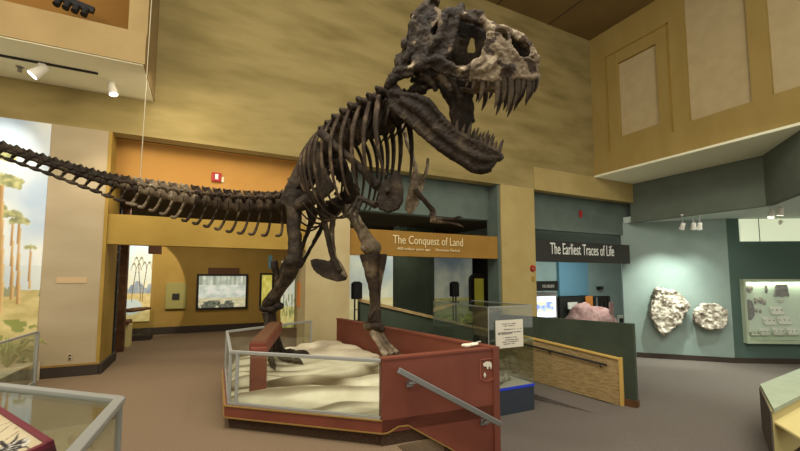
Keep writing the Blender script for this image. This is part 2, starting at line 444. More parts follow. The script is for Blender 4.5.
hr = thing('handrail', 'black handrail along the timber ramp wall', 'handrail', (*(Yn+yd*.3).xy, -.3))
hp0 = aX(605, 366, 7.68); 
f = lambda t, z: Vector((*(Yn+yd*t+yn*.07).xy, z))
bm = B(); tube(bm, [(f(.22, -.235), .022), (f(L, -.235+.12*(L-.22)), .022)], sub=1); obj('rail', bm, 'black_metal', hr, smooth=True)
for t in (.35, 1.45, 2.5):
    bm = B(); tube(bm, [(f(t, -.24+.12*(t-.22)), .012), (f(t, -.30+.12*(t-.22)), .012), (Vector((*(Yn+yd*t).xy, -.32+.12*(t-.22))), .012)], sub=1)
    obj('bracket', bm, 'black_metal', hr)
# carpeted ramp along that wall
bm = B()
a0 = Yn+yd*.0; a1 = Yn+yd*L
prism(bm, [Vector((*a0.xy, ZL-.02)), Vector((*a1.xy, ZL-.02)), Vector((*a1.xy, ZL+.09*L))], yn*.85)
struct('floor_ramp', bm, 'carpet_low')
# low timber topped wall in the middle opening
q0 = aY(393, 308, 8.75); q1 = aY(474, 327, 8.75)
rw = thing('ramp_wall', 'dark low wall with a sloping timber cap under the orange sign', 'ramp wall', ((q0+q1)/2).xy.to_3d()+Vector((0, 0, ZL)))
bm = B(); qa = q0+(q0-q1)*.35
prism(bm, [(qa.x, 8.75, ZL), (q1.x+.6, 8.75, ZL), (q1.x+.6, 8.75, q1.z-.14), (qa.x, 8.75, qa.z-.02)], (0, .12, 0)); obj('panel', bm, 'green_wall', rw)
bm = B(); bar(bm, qa+Vector((0, .05, 0)), q1+(q1-q0)*.2+Vector((0, .05, 0)), .2, .07); obj('cap', bm, 'wood_yellow', rw)

# ================================================================ PLATFORM
c0 = sum([p.xy for p in (PA, PB, PC, PD, PE, PF)], Vector((0, 0)))/6
def inset(p, k): v = c0-p.xy; return Vector((*(p.xy+v.normalized()*k), 0))
plat = thing('display_platform', 'red platform with a carpeted kick and sand bed under the skeleton', 'platform', (*c0, 0))
order = [PA, PB, PC, PD, PE, PF]
bm = B(); prism(bm, [inset(p, .06) for p in order], (0, 0, .125)); obj('kick', bm, 'carpet_dark', plat)
bm = B(); prism(bm, [p+Vector((0, 0, .125)) for p in order], (0, 0, .12)); obj('fascia', bm, 'red_paint', plat)
for z in (.125, .243):
    bm = B()
    for i in (0, 4, 5):
        a, b = order[i], order[(i+1) % 6]; bar(bm, a+Vector((0, 0, z)), b+Vector((0, 0, z)), .02, .012)
    obj('trim_strip', bm, 'brass_trim', plat)
# sand bed: rings inside the outline
def crack(x, y):
    # signed distance across a dried crack that wanders over the bed
    return (y-5.05)-.26*math.sin(x*2.6+.6)-.16*noise.noise(Vector((x*3, y*3, 0)))
def sandz(x, y):
    v = Vector((x, y))
    dfront = (v-PA.xy).dot(Vector((.66, .75)))        # distance behind the front edge
    z = .262+.15*min(1, max(0, (dfront-.05)/1.6))
    z += .05*noise.fractal(Vector((x*1.2, y*1.2, 0)), 1., 2., 3)
    u = x*.35+y*.95; w = noise.noise(Vector((x*1.1, y*1.1, 3)))
    z += .026*math.sin(u*19+8*w)*max(0, min(1, noise.noise(Vector((x*.8, y*.8, 8)))*1.6+.6))
    k = crack(x, y)
    z += .045*math.exp(-((k-.17)/.12)**2)-.035*math.exp(-(k/.07)**2)
    return max(z, .262)
poly = [inset(p, .07).xy for p in order]
bnd = []
for i in range(6):
    a, b = poly[i], poly[(i+1) % 6]
    n = max(4, int((b-a).length/.03))
    for k in range(n): bnd.append(a+(b-a)*(k/n))
bm = B(); NR = 70; rings = []
for j in range(NR+1):
    k = 1-j/(NR+.6)
    rings.append([])
    for p in bnd:
        q = c0+(p-c0)*k; z = sandz(q.x, q.y)
        z = .255+(z-.255)*min(1, .25+(1-k)*8)
        rings[-1].append(bm.verts.new((q.x, q.y, z)))
n = len(bnd)
for j in range(NR):
    for k in range(n): bm.faces.new((rings[j][k], rings[j][(k+1) % n], rings[j+1][(k+1) % n], rings[j+1][k]))
bm.faces.new(rings[-1])
skirt = [bm.verts.new((p.x, p.y, .20)) for p in bnd]
for k in range(n): bm.faces.new((skirt[k], skirt[(k+1) % n], rings[0][(k+1) % n], rings[0][k]))
bm.faces.new(skirt[::-1])
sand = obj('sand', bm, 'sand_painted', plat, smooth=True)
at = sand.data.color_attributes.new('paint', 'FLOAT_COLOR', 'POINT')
for i, v in enumerate(sand.data.vertices):
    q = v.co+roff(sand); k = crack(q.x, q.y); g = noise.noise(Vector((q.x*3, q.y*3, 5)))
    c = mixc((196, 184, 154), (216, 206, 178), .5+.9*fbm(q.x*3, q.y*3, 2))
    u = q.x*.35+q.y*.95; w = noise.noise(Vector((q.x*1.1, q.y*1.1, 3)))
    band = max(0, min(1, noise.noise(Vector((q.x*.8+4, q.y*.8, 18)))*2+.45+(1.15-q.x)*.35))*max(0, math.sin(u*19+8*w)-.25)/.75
    c = mixc(c, (104, 90, 66), .75*band)  # dark soil tone here also carries the shading of folds and crack
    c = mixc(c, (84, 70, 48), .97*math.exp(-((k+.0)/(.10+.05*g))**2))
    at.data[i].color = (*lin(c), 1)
# red guard walls of the platform
zt = .81
wf = thing('guard_wall', 'red painted guard wall with steel handrail in front of the skeleton', 'guard wall', (*((PB+PC)/2).xy, -.3))
def edge2(a, b, th, side):
    d = (b-a).normalized(); n = Vector((d.y, -d.x, 0))*side
    return d, n
d, nn = edge2(PB, PC, .08, 1)
s0 = .22   # where the foot of the wall starts to step down with the stairs
slope = -.60
Lw = (PC-PB).length
prof = [(0, .125), (.06, .125), (.17, .17), (s0+.05, .165), (Lw, .165+slope*(Lw-s0)), (Lw, zt+.02), (0, zt)]
bm = B(); prism(bm, [PB+d*s+Vector((0, 0, z)) for s, z in prof], -nn*.09); obj('panel', bm, 'red_paint', wf)
kick = [(0, 0), (0, .125), (.06, .125), (.17, .17), (s0+.05, .165), (Lw, .165+slope*(Lw-s0)), (Lw, ZL), (.2, ZL)]
bm = B(); prism(bm, [PB+d*s+Vector((0, 0, z))-nn*.02 for s, z in kick], -nn*.06); obj('kick', bm, 'carpet_dark', wf)
bm = B()
for (s1, z1), (s2, z2) in zip(prof[:4], prof[1:5]): bar(bm, PB+d*s1+Vector((0, 0, z1))+nn*.006, PB+d*s2+Vector((0, 0, z2))+nn*.004, .010, .012)
obj('trim_strip', bm, 'brass_trim', wf)
bm = B(); bar(bm, PB-nn*.045+Vector((0, 0, zt+.008)), PC-nn*.045+Vector((0, 0, zt+.028)), .105, .02); obj('cap', bm, 'red_paint', wf)
# emblem: thin outlined shield with a walking animal
em = onplane(487, 370, PB+nn*.004, nn); ez = Vector((0, 0, 1))
bm = B(); ew, eh = .085, .115
pts = [em-d*ew+ez*eh, em+d*ew+ez*eh, em+d*ew-ez*eh*.75, em+d*ew*.3-ez*eh, em-d*ew*.3-ez*eh, em-d*ew-ez*eh*.75]
for i in range(6): bar(bm, pts[i], pts[(i+1) % 6], .006, .006, up=nn)
emb = obj('emblem', bm, 'red_light', wf)
bm = B(); ac = em+ez*.045+d*.005
out = [(-.055, .01), (-.05, .03), (-.03, .035), (-.02, .045), (.02, .043), (.045, .035), (.055, .0), (.05, -.035), (.035, -.035), (.033, -.012), (.012, -.012), (.01, -.035), (-.006, -.035), (-.01, -.008), (-.028, -.005), (-.045, -.002)]
prism(bm, [ac+d*x+ez*z for x, z in out], nn*.005); obj('animal_mark', bm, 'paper', emb)
bm = B(); ac = em-ez*.05-d*.03
prism(bm, [ac+d*x+ez*z for x, z in [(0, .03), (.014, 0), (0, -.03), (-.014, 0)]], nn*.005); obj('spear_mark', bm, 'paper', emb)
# steel handrail on the stairs
h0 = onplane(398, 370, PB+nn*.08, nn); h1 = onplane(500, 424, PB+nn*.08, nn)
hr = thing('handrail', 'flat steel handrail sloping down the front of the red guard wall', 'handrail', h0)
bm = B(); bar(bm, h0, h1, .035, .06); obj('rail', bm, 'steel', hr, bevel=.008)
for k in (.13, .86):
    p = h0+(h1-h0)*k; bm = B()
    tube(bm, [(p-Vector((0, 0, .03)), .014), (p-Vector((0, 0, .065)), .014), (p-nn*.08-Vector((0, 0, .075)), .014)], sub=1)
    box(bm, p-nn*.072-Vector((0, 0, .075)), (.06, .012, .06)); box(bm, p-Vector((0, 0, .045)), (.09, .03, .025))
    obj('bracket', bm, 'steel', hr)
# rear guard wall, from behind the skeleton to the corner
wr = thing('guard_wall', 'plain red painted guard wall running behind the skeleton', 'guard wall', (*((PC+PD)/2).xy, ZL))
d2 = (PD-PC).normalized(); n2 = Vector((d2.y, -d2.x, 0))
if n2.x < 0: n2 = -n2
bm = B(); prism(bm, [PC+Vector((0, 0, ZL)), PD+Vector((0, 0, ZL)), PD+Vector((0, 0, zt)), PC+Vector((0, 0, zt+.02))], -n2*.09); obj('panel', bm, 'red_paint', wr)
bm = B(); bar(bm, PC-n2*.045+Vector((0, 0, zt+.03)), PD-n2*.045+Vector((0, 0, zt+.012)), .11, .025); obj('cap', bm, 'red_paint', wr)
# little pale fossil resting on the corner of the red wall
p = aZ(468, 346.5, .86)
bm = B(); blob(bm, p+Vector((0, .02, .01)), (.07, .05, .022)); blob(bm, p+Vector((.08, .03, .012)), (.08, .04, .018)); tube(bm, [(p+Vector((-.02, 0, .02)), .012), (p+Vector((.22, .06, .03)), .008)], sub=1)
tag(obj('fossil_fragment', voxel(bm, .008, .004, 30), 'paper', at=p, smooth=True), 'small pale fossil lying on the corner cap of the red wall', 'fossil')
# glass barrier round the left of the platform
zr = .80
gb = thing('glass_barrier', 'low glass barrier with steel rails round the sand platform', 'barrier', (*((PA+PB)/2).xy, .25))
def pane(a, b, z0, z1, m='glass', th=.012, nm='glass_pane', par=None):
    bm = B(); bar(bm, a+Vector((0, 0, (z0+z1)/2)), b+Vector((0, 0, (z0+z1)/2)), th, z1-z0); return obj(nm, bm, m, par)
ia, ib, if_, ie = inset(PA, .05), inset(PB, .03), inset(PF, .06), inset(PE, .06)
for a, b in ((ia, ib), (if_, ia), (ie, if_)):
    pane(a, b, .25, zr, par=gb)
    bm = B(); bar(bm, a+Vector((0, 0, zr)), b+Vector((0, 0, zr)), .035, .035); obj('top_rail', bm, 'steel_matte', gb, bevel=.005)
    bm = B(); bar(bm, a+Vector((0, 0, .26)), b+Vector((0, 0, .26)), .03, .025); obj('bottom_rail', bm, 'steel_matte', gb)
dd = (ib-ia).normalized()
for p in (ia, ia+dd*.09, if_, ie):
    bm = B(); box(bm, p+Vector((0, 0, .525)), (.035, .035, .56)); obj('post', bm, 'steel_matte', gb, bevel=.004)
# red post with slanted beam, inside the barrier
p = aZ(257.5, 397, .25); p = D(257.5, 396, 4.72)
ps = thing('label_stand', 'red post with a slanted red reading beam beside the skeleton\'s rear foot', 'label stand', p)
bm = B(); box2(bm, p+Vector((-.09, -.05, -.12)), p+Vector((.09, .05, .56))); obj('post', bm, 'red_paint', ps, bevel=.006)
a = D(257.5, 349, 4.72); b = D(275.5, 327.5, 5.9)
bm = B(); bar(bm, a, b, .19, .15); obj('beam', bm, 'red_paint', ps, bevel=.006)
bm = B(); bar(bm, a+Vector((0, 0, .08)), b+Vector((0, 0, .08)), .16, .012); obj('label_face', bm, 'sign_brown', ps)

# ================================================================ SIGNS
def hsign(label, x0, x1, z0, z1, m, lines, lm, y=8.36):
    t = thing('hanging_sign', label, 'sign', ((x0+x1)/2, y, z0))
    obj('board', boxes(((x0, y, z0), (x1, y+.16, z1))), m, t)
    for i, (s, pxa, pxb, py, h) in enumerate(lines):
        a = aY(pxa, py, y-.002); b = aY(pxb, py, y-.002)
        text('lettering', s, (a.x, y-.012, a.z), (1, 0, 0), (0, 0, 1), b.x-a.x, lm, t, height=h)
    return t
hsign('orange brown hanging sign reading The Conquest of Land', 2.91, 7.12, 2.12, 2.72, 'sign_orange', [('The Conquest of Land', 392.5, 462.5, 246.2, .27), ('400 million years ago     Devonian Period', 397, 459, 250.7, .085)], 'lettering')
hsign('black hanging sign reading The Earliest Traces of Life', 8.45, 12.74, 2.08, 2.70, 'black_board', [('The Earliest Traces of Life', 550, 613.5, 254.0, .34)], 'lettering_white')
# ================================================================ LEFT PILLAR WALL
def tree_paint(s, t):
    # tall umbrella-crowned trees against a cloudy sky, grassland below
    v = fbm(s*3, t*4, 1); c = mixc((150, 172, 196), (226, 226, 214), .5+.55*fbm(s*2.2+3, t*3.2, 5)+.25*v)
    if t < .40: c = mixc(c, (188, 196, 190), .5)
    if t < .30: c = mixc((176, 160, 104), (206, 190, 132), .5+fbm(s*6, t*22, 2))
    if .27 < t < .36 and fbm(s*9, 2)+.2 > (t-.27)/.09: c = (140, 142, 110)
    for tx, base, top, wd, cr_ in ((.36, .22, .70, .025, .16), (.10, .12, .86, .025, .2), (.52, .27, .58, .012, .08), (.70, .14, .845, .020, .15), (.955, .30, .47, .005, .035), (.845, .26, .60, .007, .06), (.885, .24, .575, .008, .06), (.735, .27, .62, .008, .07), (.775, .2, .73, .013, .115)):
        x = s-tx-.02*math.sin(t*5+tx*9)
        if base < t < top and abs(x) < wd*(1.5-.6*(t-base)/(top-base)):
            c = mixc((150, 112, 66), (206, 176, 122), .5+x/wd*.5+.3*fbm(s*30, t*8))
        dx = x/cr_; dy = (t-top)/(cr_*.26)
        if dy > -.8 and dx*dx+dy*dy*.55 < 1+.35*fbm(s*16, t*26, 3):
            if dy > -.35-.5*abs(dx): c = mixc((124, 128, 88), (186, 182, 128), .5+1.1*fbm(s*22, t*40, 7))
    if t < .18 and fbm(s*10, t*16, 9) > .1: c = mixc(c, (120, 130, 64), .8)
    return c
m1 = aY(53, 122.5, YB); m0 = aY(38, 330, YB)
mur = painting('wall_mural', (-4.6, YB-.012, .25), (2.27, 0, 0), (0, 0, 3.90), 150, 230, tree_paint, 'painted', thick=.012)
tag(mur, 'tall mural of umbrella crowned trees under a cloudy sky', 'mural')
p = aY(70, 357, YB); o = thing('wall_outlet', 'small cream outlet low on the cream wall', 'outlet', (p.x, YB-.01, p.z-.06))
obj('cover', boxes(((p.x-.03, YB-.010, p.z-.05), (p.x+.03, YB, p.z+.05))), 'wall_cream', o, bevel=.004)
for k in (-1, 1): obj('socket', boxes(((p.x-.014, YB-.016, p.z+k*.025-.012), (p.x+.014, YB-.008, p.z+k*.025+.012))), 'black_ink', o)
p = aY(72, 280, YB); tag(obj('wall_plaque', boxes(((p.x-.2, YB-.008, p.z-.05), (p.x+.2, YB, p.z+.05))), 'plaque_tan', at=(p.x, YB, p.z)), 'faint beige plaque in the middle of the cream wall', 'plaque')
# glass barrier in front of the mural
a = D(0, 387, 5.1); a.z = 0; b = D(34, 383, 6.05); b.z = 0
ex = a+(a-b)*.5
gb2 = thing('glass_barrier', 'low glass barrier with a thin metal post in front of the mural', 'barrier', (*((a+b)/2).xy, 0))
pane(ex, b, .03, .78, par=gb2)
bm = B(); bar(bm, ex+Vector((0, 0, .79)), b+Vector((0, 0, .79)), .03, .03); obj('top_rail', bm, 'steel_matte', gb2)
bm = B(); bar(bm, ex+Vector((0, 0, .03)), b+Vector((0, 0, .03)), .03, .05); obj('bottom_rail', bm, 'steel_matte', gb2)
bm = B(); box(bm, b+Vector((0, 0, .4)), (.045, .045, .80)); obj('post', bm, 'steel_matte', gb2, bevel=.004)
# sandy bed and green plant behind it
pb = D(12, 372, 6.4); pb.z = 0
bm = B(); prism(bm, [(-9, YB-.05, 0), (ex.x-.1, ex.y+.15, 0), (b.x-.1, b.y+.12, 0), (b.x-.05, YB-.05, 0)], (0, 0, .28)); tag(obj('planting_bed', bm, 'sand', at=pb), 'sandy planting bed behind the glass at the foot of the mural', 'planting bed')
pb = D(8, 352, 6.0); pb.z = .26
fern = thing('fern', 'low yellow green fern in front of the mural', 'fern', pb)
for k in range(22):
    an = k*2.4; r = .25+.25*random.random(); hh = .22+.25*random.random(); bm = B(); dv = Vector((math.cos(an), math.sin(an)*.5, 0))
    tube(bm, [(pb, .006), (pb+dv*r*.5+Vector((0, 0, hh)), .022), (pb+dv*r+Vector((0, 0, hh*.8)), .004)], sides=6, flat=.3)
    obj('frond', bm, 'leaf', fern, smooth=True)

# ================================================================ TRACK LIGHTS
def spot(label, base, aim, group, L=.17, r=.06, stem=.10):
    base = Vector(base); aim = Vector(aim).normalized()
    t = thing('track_light', label, 'spotlight', base, group)
    bm = B(); cyl(bm, base, base-Vector((0, 0, .03)), .035); obj('canopy', bm, 'white_lamp', t, smooth=False)
    j = base-Vector((0, 0, stem)); bm = B(); cyl(bm, base, j, .009, sides=8); obj('stem', bm, 'steel', t)
    bm = B(); tube(bm, [(j-aim*L*.45, r*.6), (j-aim*L*.4, r*.8), (j, r*.85), (j+aim*L*.5, r*1.05), (j+aim*L*.55, r*1.05)], sides=16, sub=1); obj('housing', bm, 'white_lamp', t, smooth=True)
    bm = B(); cyl(bm, j+aim*L*.552, j+aim*L*.572, r*.92, sides=16); obj('lens', bm, 'lamp_glow', t)
    return j+aim*(L*.6+.02)
tr = aZ(0, 54, 4.84); tr2 = aZ(98, 72, 4.84)
tk = obj('light_track', boxes(((tr.x-2, tr2.y-.02, 4.80), (tr2.x, tr2.y+.02, 4.84))), 'black_metal', at=(tr2.x, tr2.y, 4.80)); tag(tk, 'dark lighting track under the cream mezzanine', 'lighting track')
y = tr2.y
SP = []
x = aZ(41, 64, 4.80).x; SP.append((spot('track spotlight tilted left under the mezzanine, nearer the mural', (x, y, 4.80), (-.5, -.1, -.62), 'mezzanine spotlights', .24, .075), (-3.6, 8.3, 2.5)))
x = aZ(113, 83, 4.84).x; yy = aZ(113, 82, 4.84).y; SP.append((spot('track spotlight pointing down under the mezzanine corner', (x, yy, 4.84), (.22, -.15, -.9), 'mezzanine spotlights', .22, .065), (-2, 7.6, 0)))
p = aZ(20, 66, 4.84); bm = B(); cyl(bm, p, p-Vector((0, 0, .02)), .05); cyl(bm, p-Vector((0, 0, .02)), p-Vector((0, 0, .09)), .02, .03); tag(obj('ceiling_sprinkler', bm, 'steel', at=p), 'tiny sprinkler head under the cream mezzanine', 'sprinkler')
bk = thing('light_track', 'black lighting rail up in the mezzanine recess', 'lighting track', aY(75, 4, 7.9))
bm = B(); bar(bm, aY(52, -6, 7.9), aY(94, 11, 7.9), .07, .10); obj('rail', bm, 'black_metal', bk)
for k in range(4):
    bm = B(); p = aY(60+9*k, -1+3.4*k, 7.85); cyl(bm, p, p-Vector((.03, .05, .14)), .04, .05); obj('lamp_head', bm, 'black_metal', bk)
# alcove spots
al = [((682, 219.5), 'white ceiling spotlight nearest the pale stone slabs', (.3, .3, -1)), ((693, 218.5), 'left one of the paired white spotlights on the alcove ceiling', (.2, .5, -1)), ((699, 218.5), 'right one of the paired white spotlights on the alcove ceiling', (.4, .5, -1)),
      ((771, 208), 'chrome spotlight at the bend of the dark fascia, lower of two', (.0, .2, -1)), ((780, 205), 'brighter white spotlight at the bend of the dark fascia, upper of two', (.1, .2, -1)), ((779, 218), 'small spotlight in front of the lit wall panel', (.2, .6, -.6))]
SP2 = []
for i, ((px, py), lb, am) in enumerate(al):
    p = aZ(px, 214.5 if i < 3 else py, 3.5)
    if i < 3: am = (R1+(R2-R1)*(.25, .6, .62)[i]+Vector((0, 0, 2.0)))-p+Vector((0, 0, .2))
    SP2.append(spot(lb, p, am, 'alcove spotlights', .2, .072, .34 if i < 3 else .16))
# ================================================================ SMALL WALL THINGS
p = aY(217, 177.5, 8.72); o = thing('fire_alarm', 'red fire alarm on the orange wall above the tail', 'fire alarm', (p.x, 8.72, p.z-.08))
obj('body', boxes(((p.x-.10, 8.66, p.z-.09), (p.x+.08, 8.72, p.z+.09))), 'red_alarm', o, bevel=.008)
obj('strobe', boxes(((p.x-.035, 8.645, p.z-.05), (p.x+.02, 8.665, p.z+.05))), 'white_paint', o)
obj('plate', boxes(((p.x+.08, 8.69, p.z-.09), (p.x+.13, 8.72, p.z+.02))), 'beige', o)
p = aY(580, 214, 8.72); tag(obj('fire_bell', boxes(((p.x-.05, 8.67, p.z-.11), (p.x+.05, 8.72, p.z+.11))), 'red_alarm', at=(p.x, 8.72, p.z), bevel=.01), 'narrow red alarm on the dark teal wall above the black sign', 'fire alarm')
p = aY(532.5, 268.5, YB); o = thing('pull_station', 'small red pull station on the yellow column', 'fire alarm', (p.x, YB, p.z))
bm = B(); tube(bm, [(Vector((p.x, YB, p.z)), .10), (Vector((p.x, YB-.05, p.z)), .08)], sides=16, sub=1); obj('body', bm, 'red_alarm', o)
obj('handle', boxes(((p.x-.09, YB-.07, p.z-.015), (p.x+.02, YB-.05, p.z+.015))), 'brass_trim', o)
p = aY(533, 279, YB); tag(obj('switch_plate', boxes(((p.x-.05, YB-.02, p.z-.07), (p.x+.05, YB, p.z+.07))), 'mustard', at=(p.x, YB, p.z), bevel=.006), 'tan switch plate below the red pull station on the column', 'switch')
tp = D(143, 181, 5.5)
# ================================================================ LEFT ROOM
def framed(label, pxa, pya, pxb, pyb, y, fn, fm='frame_dark', fw=.06, cat='picture', m='painted', nx=70, ny=44, group=None):
    a = aY(pxa, pyb, y); b = aY(pxb, pya, y)
    t = thing('framed_picture', label, cat, ((a.x+b.x)/2, y, a.z), group)
    bm = B()
    box2(bm, (a.x-fw, y-.05, a.z-fw), (b.x+fw, y+.0, a.z)); box2(bm, (a.x-fw, y-.05, b.z), (b.x+fw, y, b.z+fw))
    box2(bm, (a.x-fw, y-.05, a.z), (a.x, y, b.z)); box2(bm, (b.x, y-.05, a.z), (b.x+fw, y, b.z)); obj('frame', bm, fm, t)
    painting('picture', (a.x, y-.02, a.z), (b.x-a.x, 0, 0), (0, 0, b.z-a.z), nx, ny, fn, m, t)
    return t
def scene1(s, t):
    c = mixc((190, 200, 190), (232, 236, 224), .5+.9*fbm(s*6, t*7, 1))
    if t > .72: c = mixc(c, (150, 160, 140), .5+fbm(s*14, 1, 4))
    if t < .22 and s < .75 and fbm(s*7, t*5, 2)+.25 > t: c = mixc((70, 76, 66), (130, 134, 116), .5+fbm(s*20, t*20, 5))
    elif t < .3: c = mixc((196, 190, 150), (220, 216, 186), .5+fbm(s*8, t*20, 2))
    return c
framed('wide dark framed pale landscape picture on the mustard wall', 198, 276, 246, 308, 13.28, scene1, m='painted_lit')
p0 = aY(208, 274, 13.28); p1 = aY(239, 268, 13.28)
sg = thing('wall_sign', 'narrow brown sign above the wide framed picture', 'sign', ((p0.x+p1.x)/2, 13.28, p0.z))
obj('board', boxes(((p0.x, 13.22, p0.z), (p1.x, 13.3, p1.z))), 'sign_brown', sg)
a = aY(165, 309, 13.28); b = aY(187, 282.5, 13.28)
gp = thing('info_panel', 'square olive panel with a small black label on the mustard wall', 'panel', ((a.x+b.x)/2, 13.28, a.z))
obj('board', boxes(((a.x, 13.22, a.z), (b.x, 13.3, b.z))), 'olive_board', gp, bevel=.01)
a = aY(172, 299.5, 13.2); b = aY(179.5, 293.5, 13.2); obj('black_label', boxes(((a.x, 13.19, a.z), (b.x, 13.23, b.z))), 'black_ink', gp)
def fern_paint(s, t):
    c = mixc((222, 206, 160), (190, 204, 206), (t-.3)*1.5+.3*fbm(s*3, t*3, 1))
    if t < .52 and t-.42 < .10*fbm(s*3, 4, 1)+.06: c = mixc((120, 130, 140), (160, 164, 160), .5+fbm(s*6, t*8))
    if t < .36: c = mixc((206, 184, 128), (190, 166, 104), .5+fbm(s*5, t*14, 3))
    if ((s-.25)/.45)**2+((t-.19)/.1)**2 < 1: c = (186, 194, 186)
    for x0, hgt, w in ((.55, .78, 1), (.75, .72, -1), (.35, .70, -1)):
        x = x0+.06*math.sin(t*6)*w
        if .25 < t < hgt and abs(s-x) < .016: c = (110, 90, 56)
        for q in (-1, 1):
            dx = (s-x)*q
            if 0 < dx < .2 and abs(t-(hgt-.02+.10*math.sin(dx*14)-.3*dx)) < .012: c = (110, 100, 60)
    return c
a = aY(127, 322, 13.26); b = aY(157, 245, 13.26)
tag(painting('wall_mural', (a.x-.1, 13.26, a.z), (b.x-a.x, 0, 0), (0, 0, b.z-a.z), 70, 120, fern_paint, 'painted_lit', thick=.04), 'narrow mural of a curling fern tree by a pond in the left room', 'mural')
a = aY(115.5, 345, 10.2); b = aY(122, 345, 10.6)
def posts(nm, px, w, y, m, label, cat='post'):
    p = aY(px, 300, y); return tag(obj(nm, boxes(((p.x-w/2, y-w/2, 0), (p.x+w/2, y+w/2, 3.4))), m, at=(p.x, y, 0)), label, cat)
posts('mottled_post', 112, .17, 9.72, 'dark_post', 'black and silver mottled post just inside the left opening')
posts('timber_post', 121, .19, 10.6, 'rust_post', 'rusty brown timber post beside the fern tree mural')
# bench case with specimen under the mural
a = aY(119, 340, 11.2); b = aY(129, 340, 11.2); p = Vector((a.x, 11.2, 0))
cs = thing('display_bench', 'low pale exhibit bench with a wooden top in the left room', 'bench', p)
obj('base', boxes(((a.x, 11.2, 0), (b.x, 11.6, .52))), 'pale_yellow_paint', cs)
obj('top', boxes(((a.x-.5, 11.1, .52), (b.x-.02, 11.7, .60))), 'sign_brown', cs)
p2 = D(141, 330, 10.5); p2.z = 0
tc = thing('glass_case', 'small glass case with a branch below the fern tree mural', 'display case', p2)
bm = B(); box2(bm, p2+Vector((-.5, -.25, .12)), p2+Vector((.25, .25, .72))); obj('glass_box', bm, 'glass', tc)
obj('base', boxes((p2+Vector((-.5, -.25, 0)), p2+Vector((.25, .25, .12)))), 'baseboard', tc)
bm = B(); tube(bm, [(p2+Vector((-.42, 0, .76)), .04), (p2+Vector((-.1, 0, .78)), .06), (p2+Vector((.2, .02, .8)), .03)]); tag(obj('branch_specimen', voxel(bm, .012, .012, 12), 'rust_post', at=p2+Vector((0, 0, .73)), smooth=True), 'brown branch specimen lying on the small glass case', 'specimen')
p = aY(155.5, 249, 9.9); tag(obj('ceiling_speaker', boxes(((p.x-.13, 9.9, p.z-.1), (p.x+.1, 10.1, p.z+.22))), 'sign_brown', at=p), 'small brown box hanging at the beam above the fern mural', 'speaker')
def yellow_paint(s, t): return mixc((196, 186, 70), (226, 216, 130), .5+.8*fbm(s*4, t*5, 2))
framed('yellow lit picture partly behind the skeleton\'s rear leg', 261, 275, 272, 306, 13.28, yellow_paint, m='painted_lit', nx=20, ny=30)
def pale_paint(s, t):
    c = mixc((196, 204, 190), (226, 226, 206), .5+.8*fbm(s*3, t*4, 6))
    if t < .45: c = mixc((196, 186, 110), (222, 210, 140), .5+fbm(s*6, t*8, 2))
    if t < .6 and fbm(s*8, t*9, 1) > .12: c = mixc(c, (120, 134, 80), .7)
    return c
a = aY(281, 345, 13.0); b = aY(298, 261, 13.0)
tag(painting('wall_mural', (a.x, 13.2, a.z), (2.72-a.x, 0, 0), (0, 0, b.z-a.z), 50, 80, pale_paint, 'painted_lit', thick=.04), 'pale meadow mural behind the skeleton\'s rear leg', 'mural')
p = aX(303, 295, 1.925); tag(obj('wall_plaque', boxes(((1.915, 8.75, p.z-.27), (1.93, 9.05, p.z+.27))), 'orange_board', at=(1.92, 8.9, p.z)), 'orange plaque on the side of the cream column', 'plaque')
p = aY(270, 262, 12.5); tag(obj('spot_lamp', boxes(((p.x-.05, 12.4, p.z-.2), (p.x+.05, 12.5, p.z+.2))), 'blue_wall', at=p), 'small blue lamp hanging behind the skeleton\'s rear knee', 'lamp')
# ================================================================ MIDDLE ROOM
def sea_paint(s, t):
    c = mixc((206, 206, 176), (150, 164, 166), (t-.35)*1.5+.5*fbm(s*2, t*4, 3))
    if t < .42: c = mixc((196, 184, 130), (214, 202, 152), .5+fbm(s*3, t*12, 4))
    return c
def dusk_paint(s, t):
    c = mixc((150, 150, 128), (86, 96, 98), (t-.3)*1.4+.5*fbm(s*3, t*4, 8))
    if t < .35: c = mixc((120, 116, 66), (150, 146, 90), .5+fbm(s*4, t*9, 1))
    if t < .12: c = mixc((150, 150, 40), (90, 90, 40), .5+fbm(s*9, t*20, 3))
    return c
def panel(label, pxa, pya, pxb, pyb, y, fn, m='painted_lit'):
    a = aY(pxa, pyb, y); b = aY(pxb, pya, y)
    return tag(painting('backdrop_panel', (a.x, y, a.z), (b.x-a.x, 0, 0), (0, 0, b.z-a.z), 50, 80, fn, m, thick=.06), label, 'mural')
panel('pale seaside backdrop panel behind the skeleton\'s front shin', 346, 250, 393, 335, 11.2, sea_paint)
panel('dusky blue landscape backdrop panel behind the glass vitrine', 434, 250, 472, 325, 12.2, dusk_paint)
a = aY(394, 260, 11.4); b = aY(433, 260, 11.4)
bm = B()
for k in range(14):
    x = a.x+(b.x-a.x)*(k+.5)/14; cyl(bm, (x, 11.4, ZL), (x, 11.4, 3.3), .085, sides=8)
tag(obj('drape', bm, 'teal_dark' if False else 'green_wall', at=(a.x, 11.4, ZL), smooth=True), 'dark folded drape between the two backdrop panels', 'curtain')
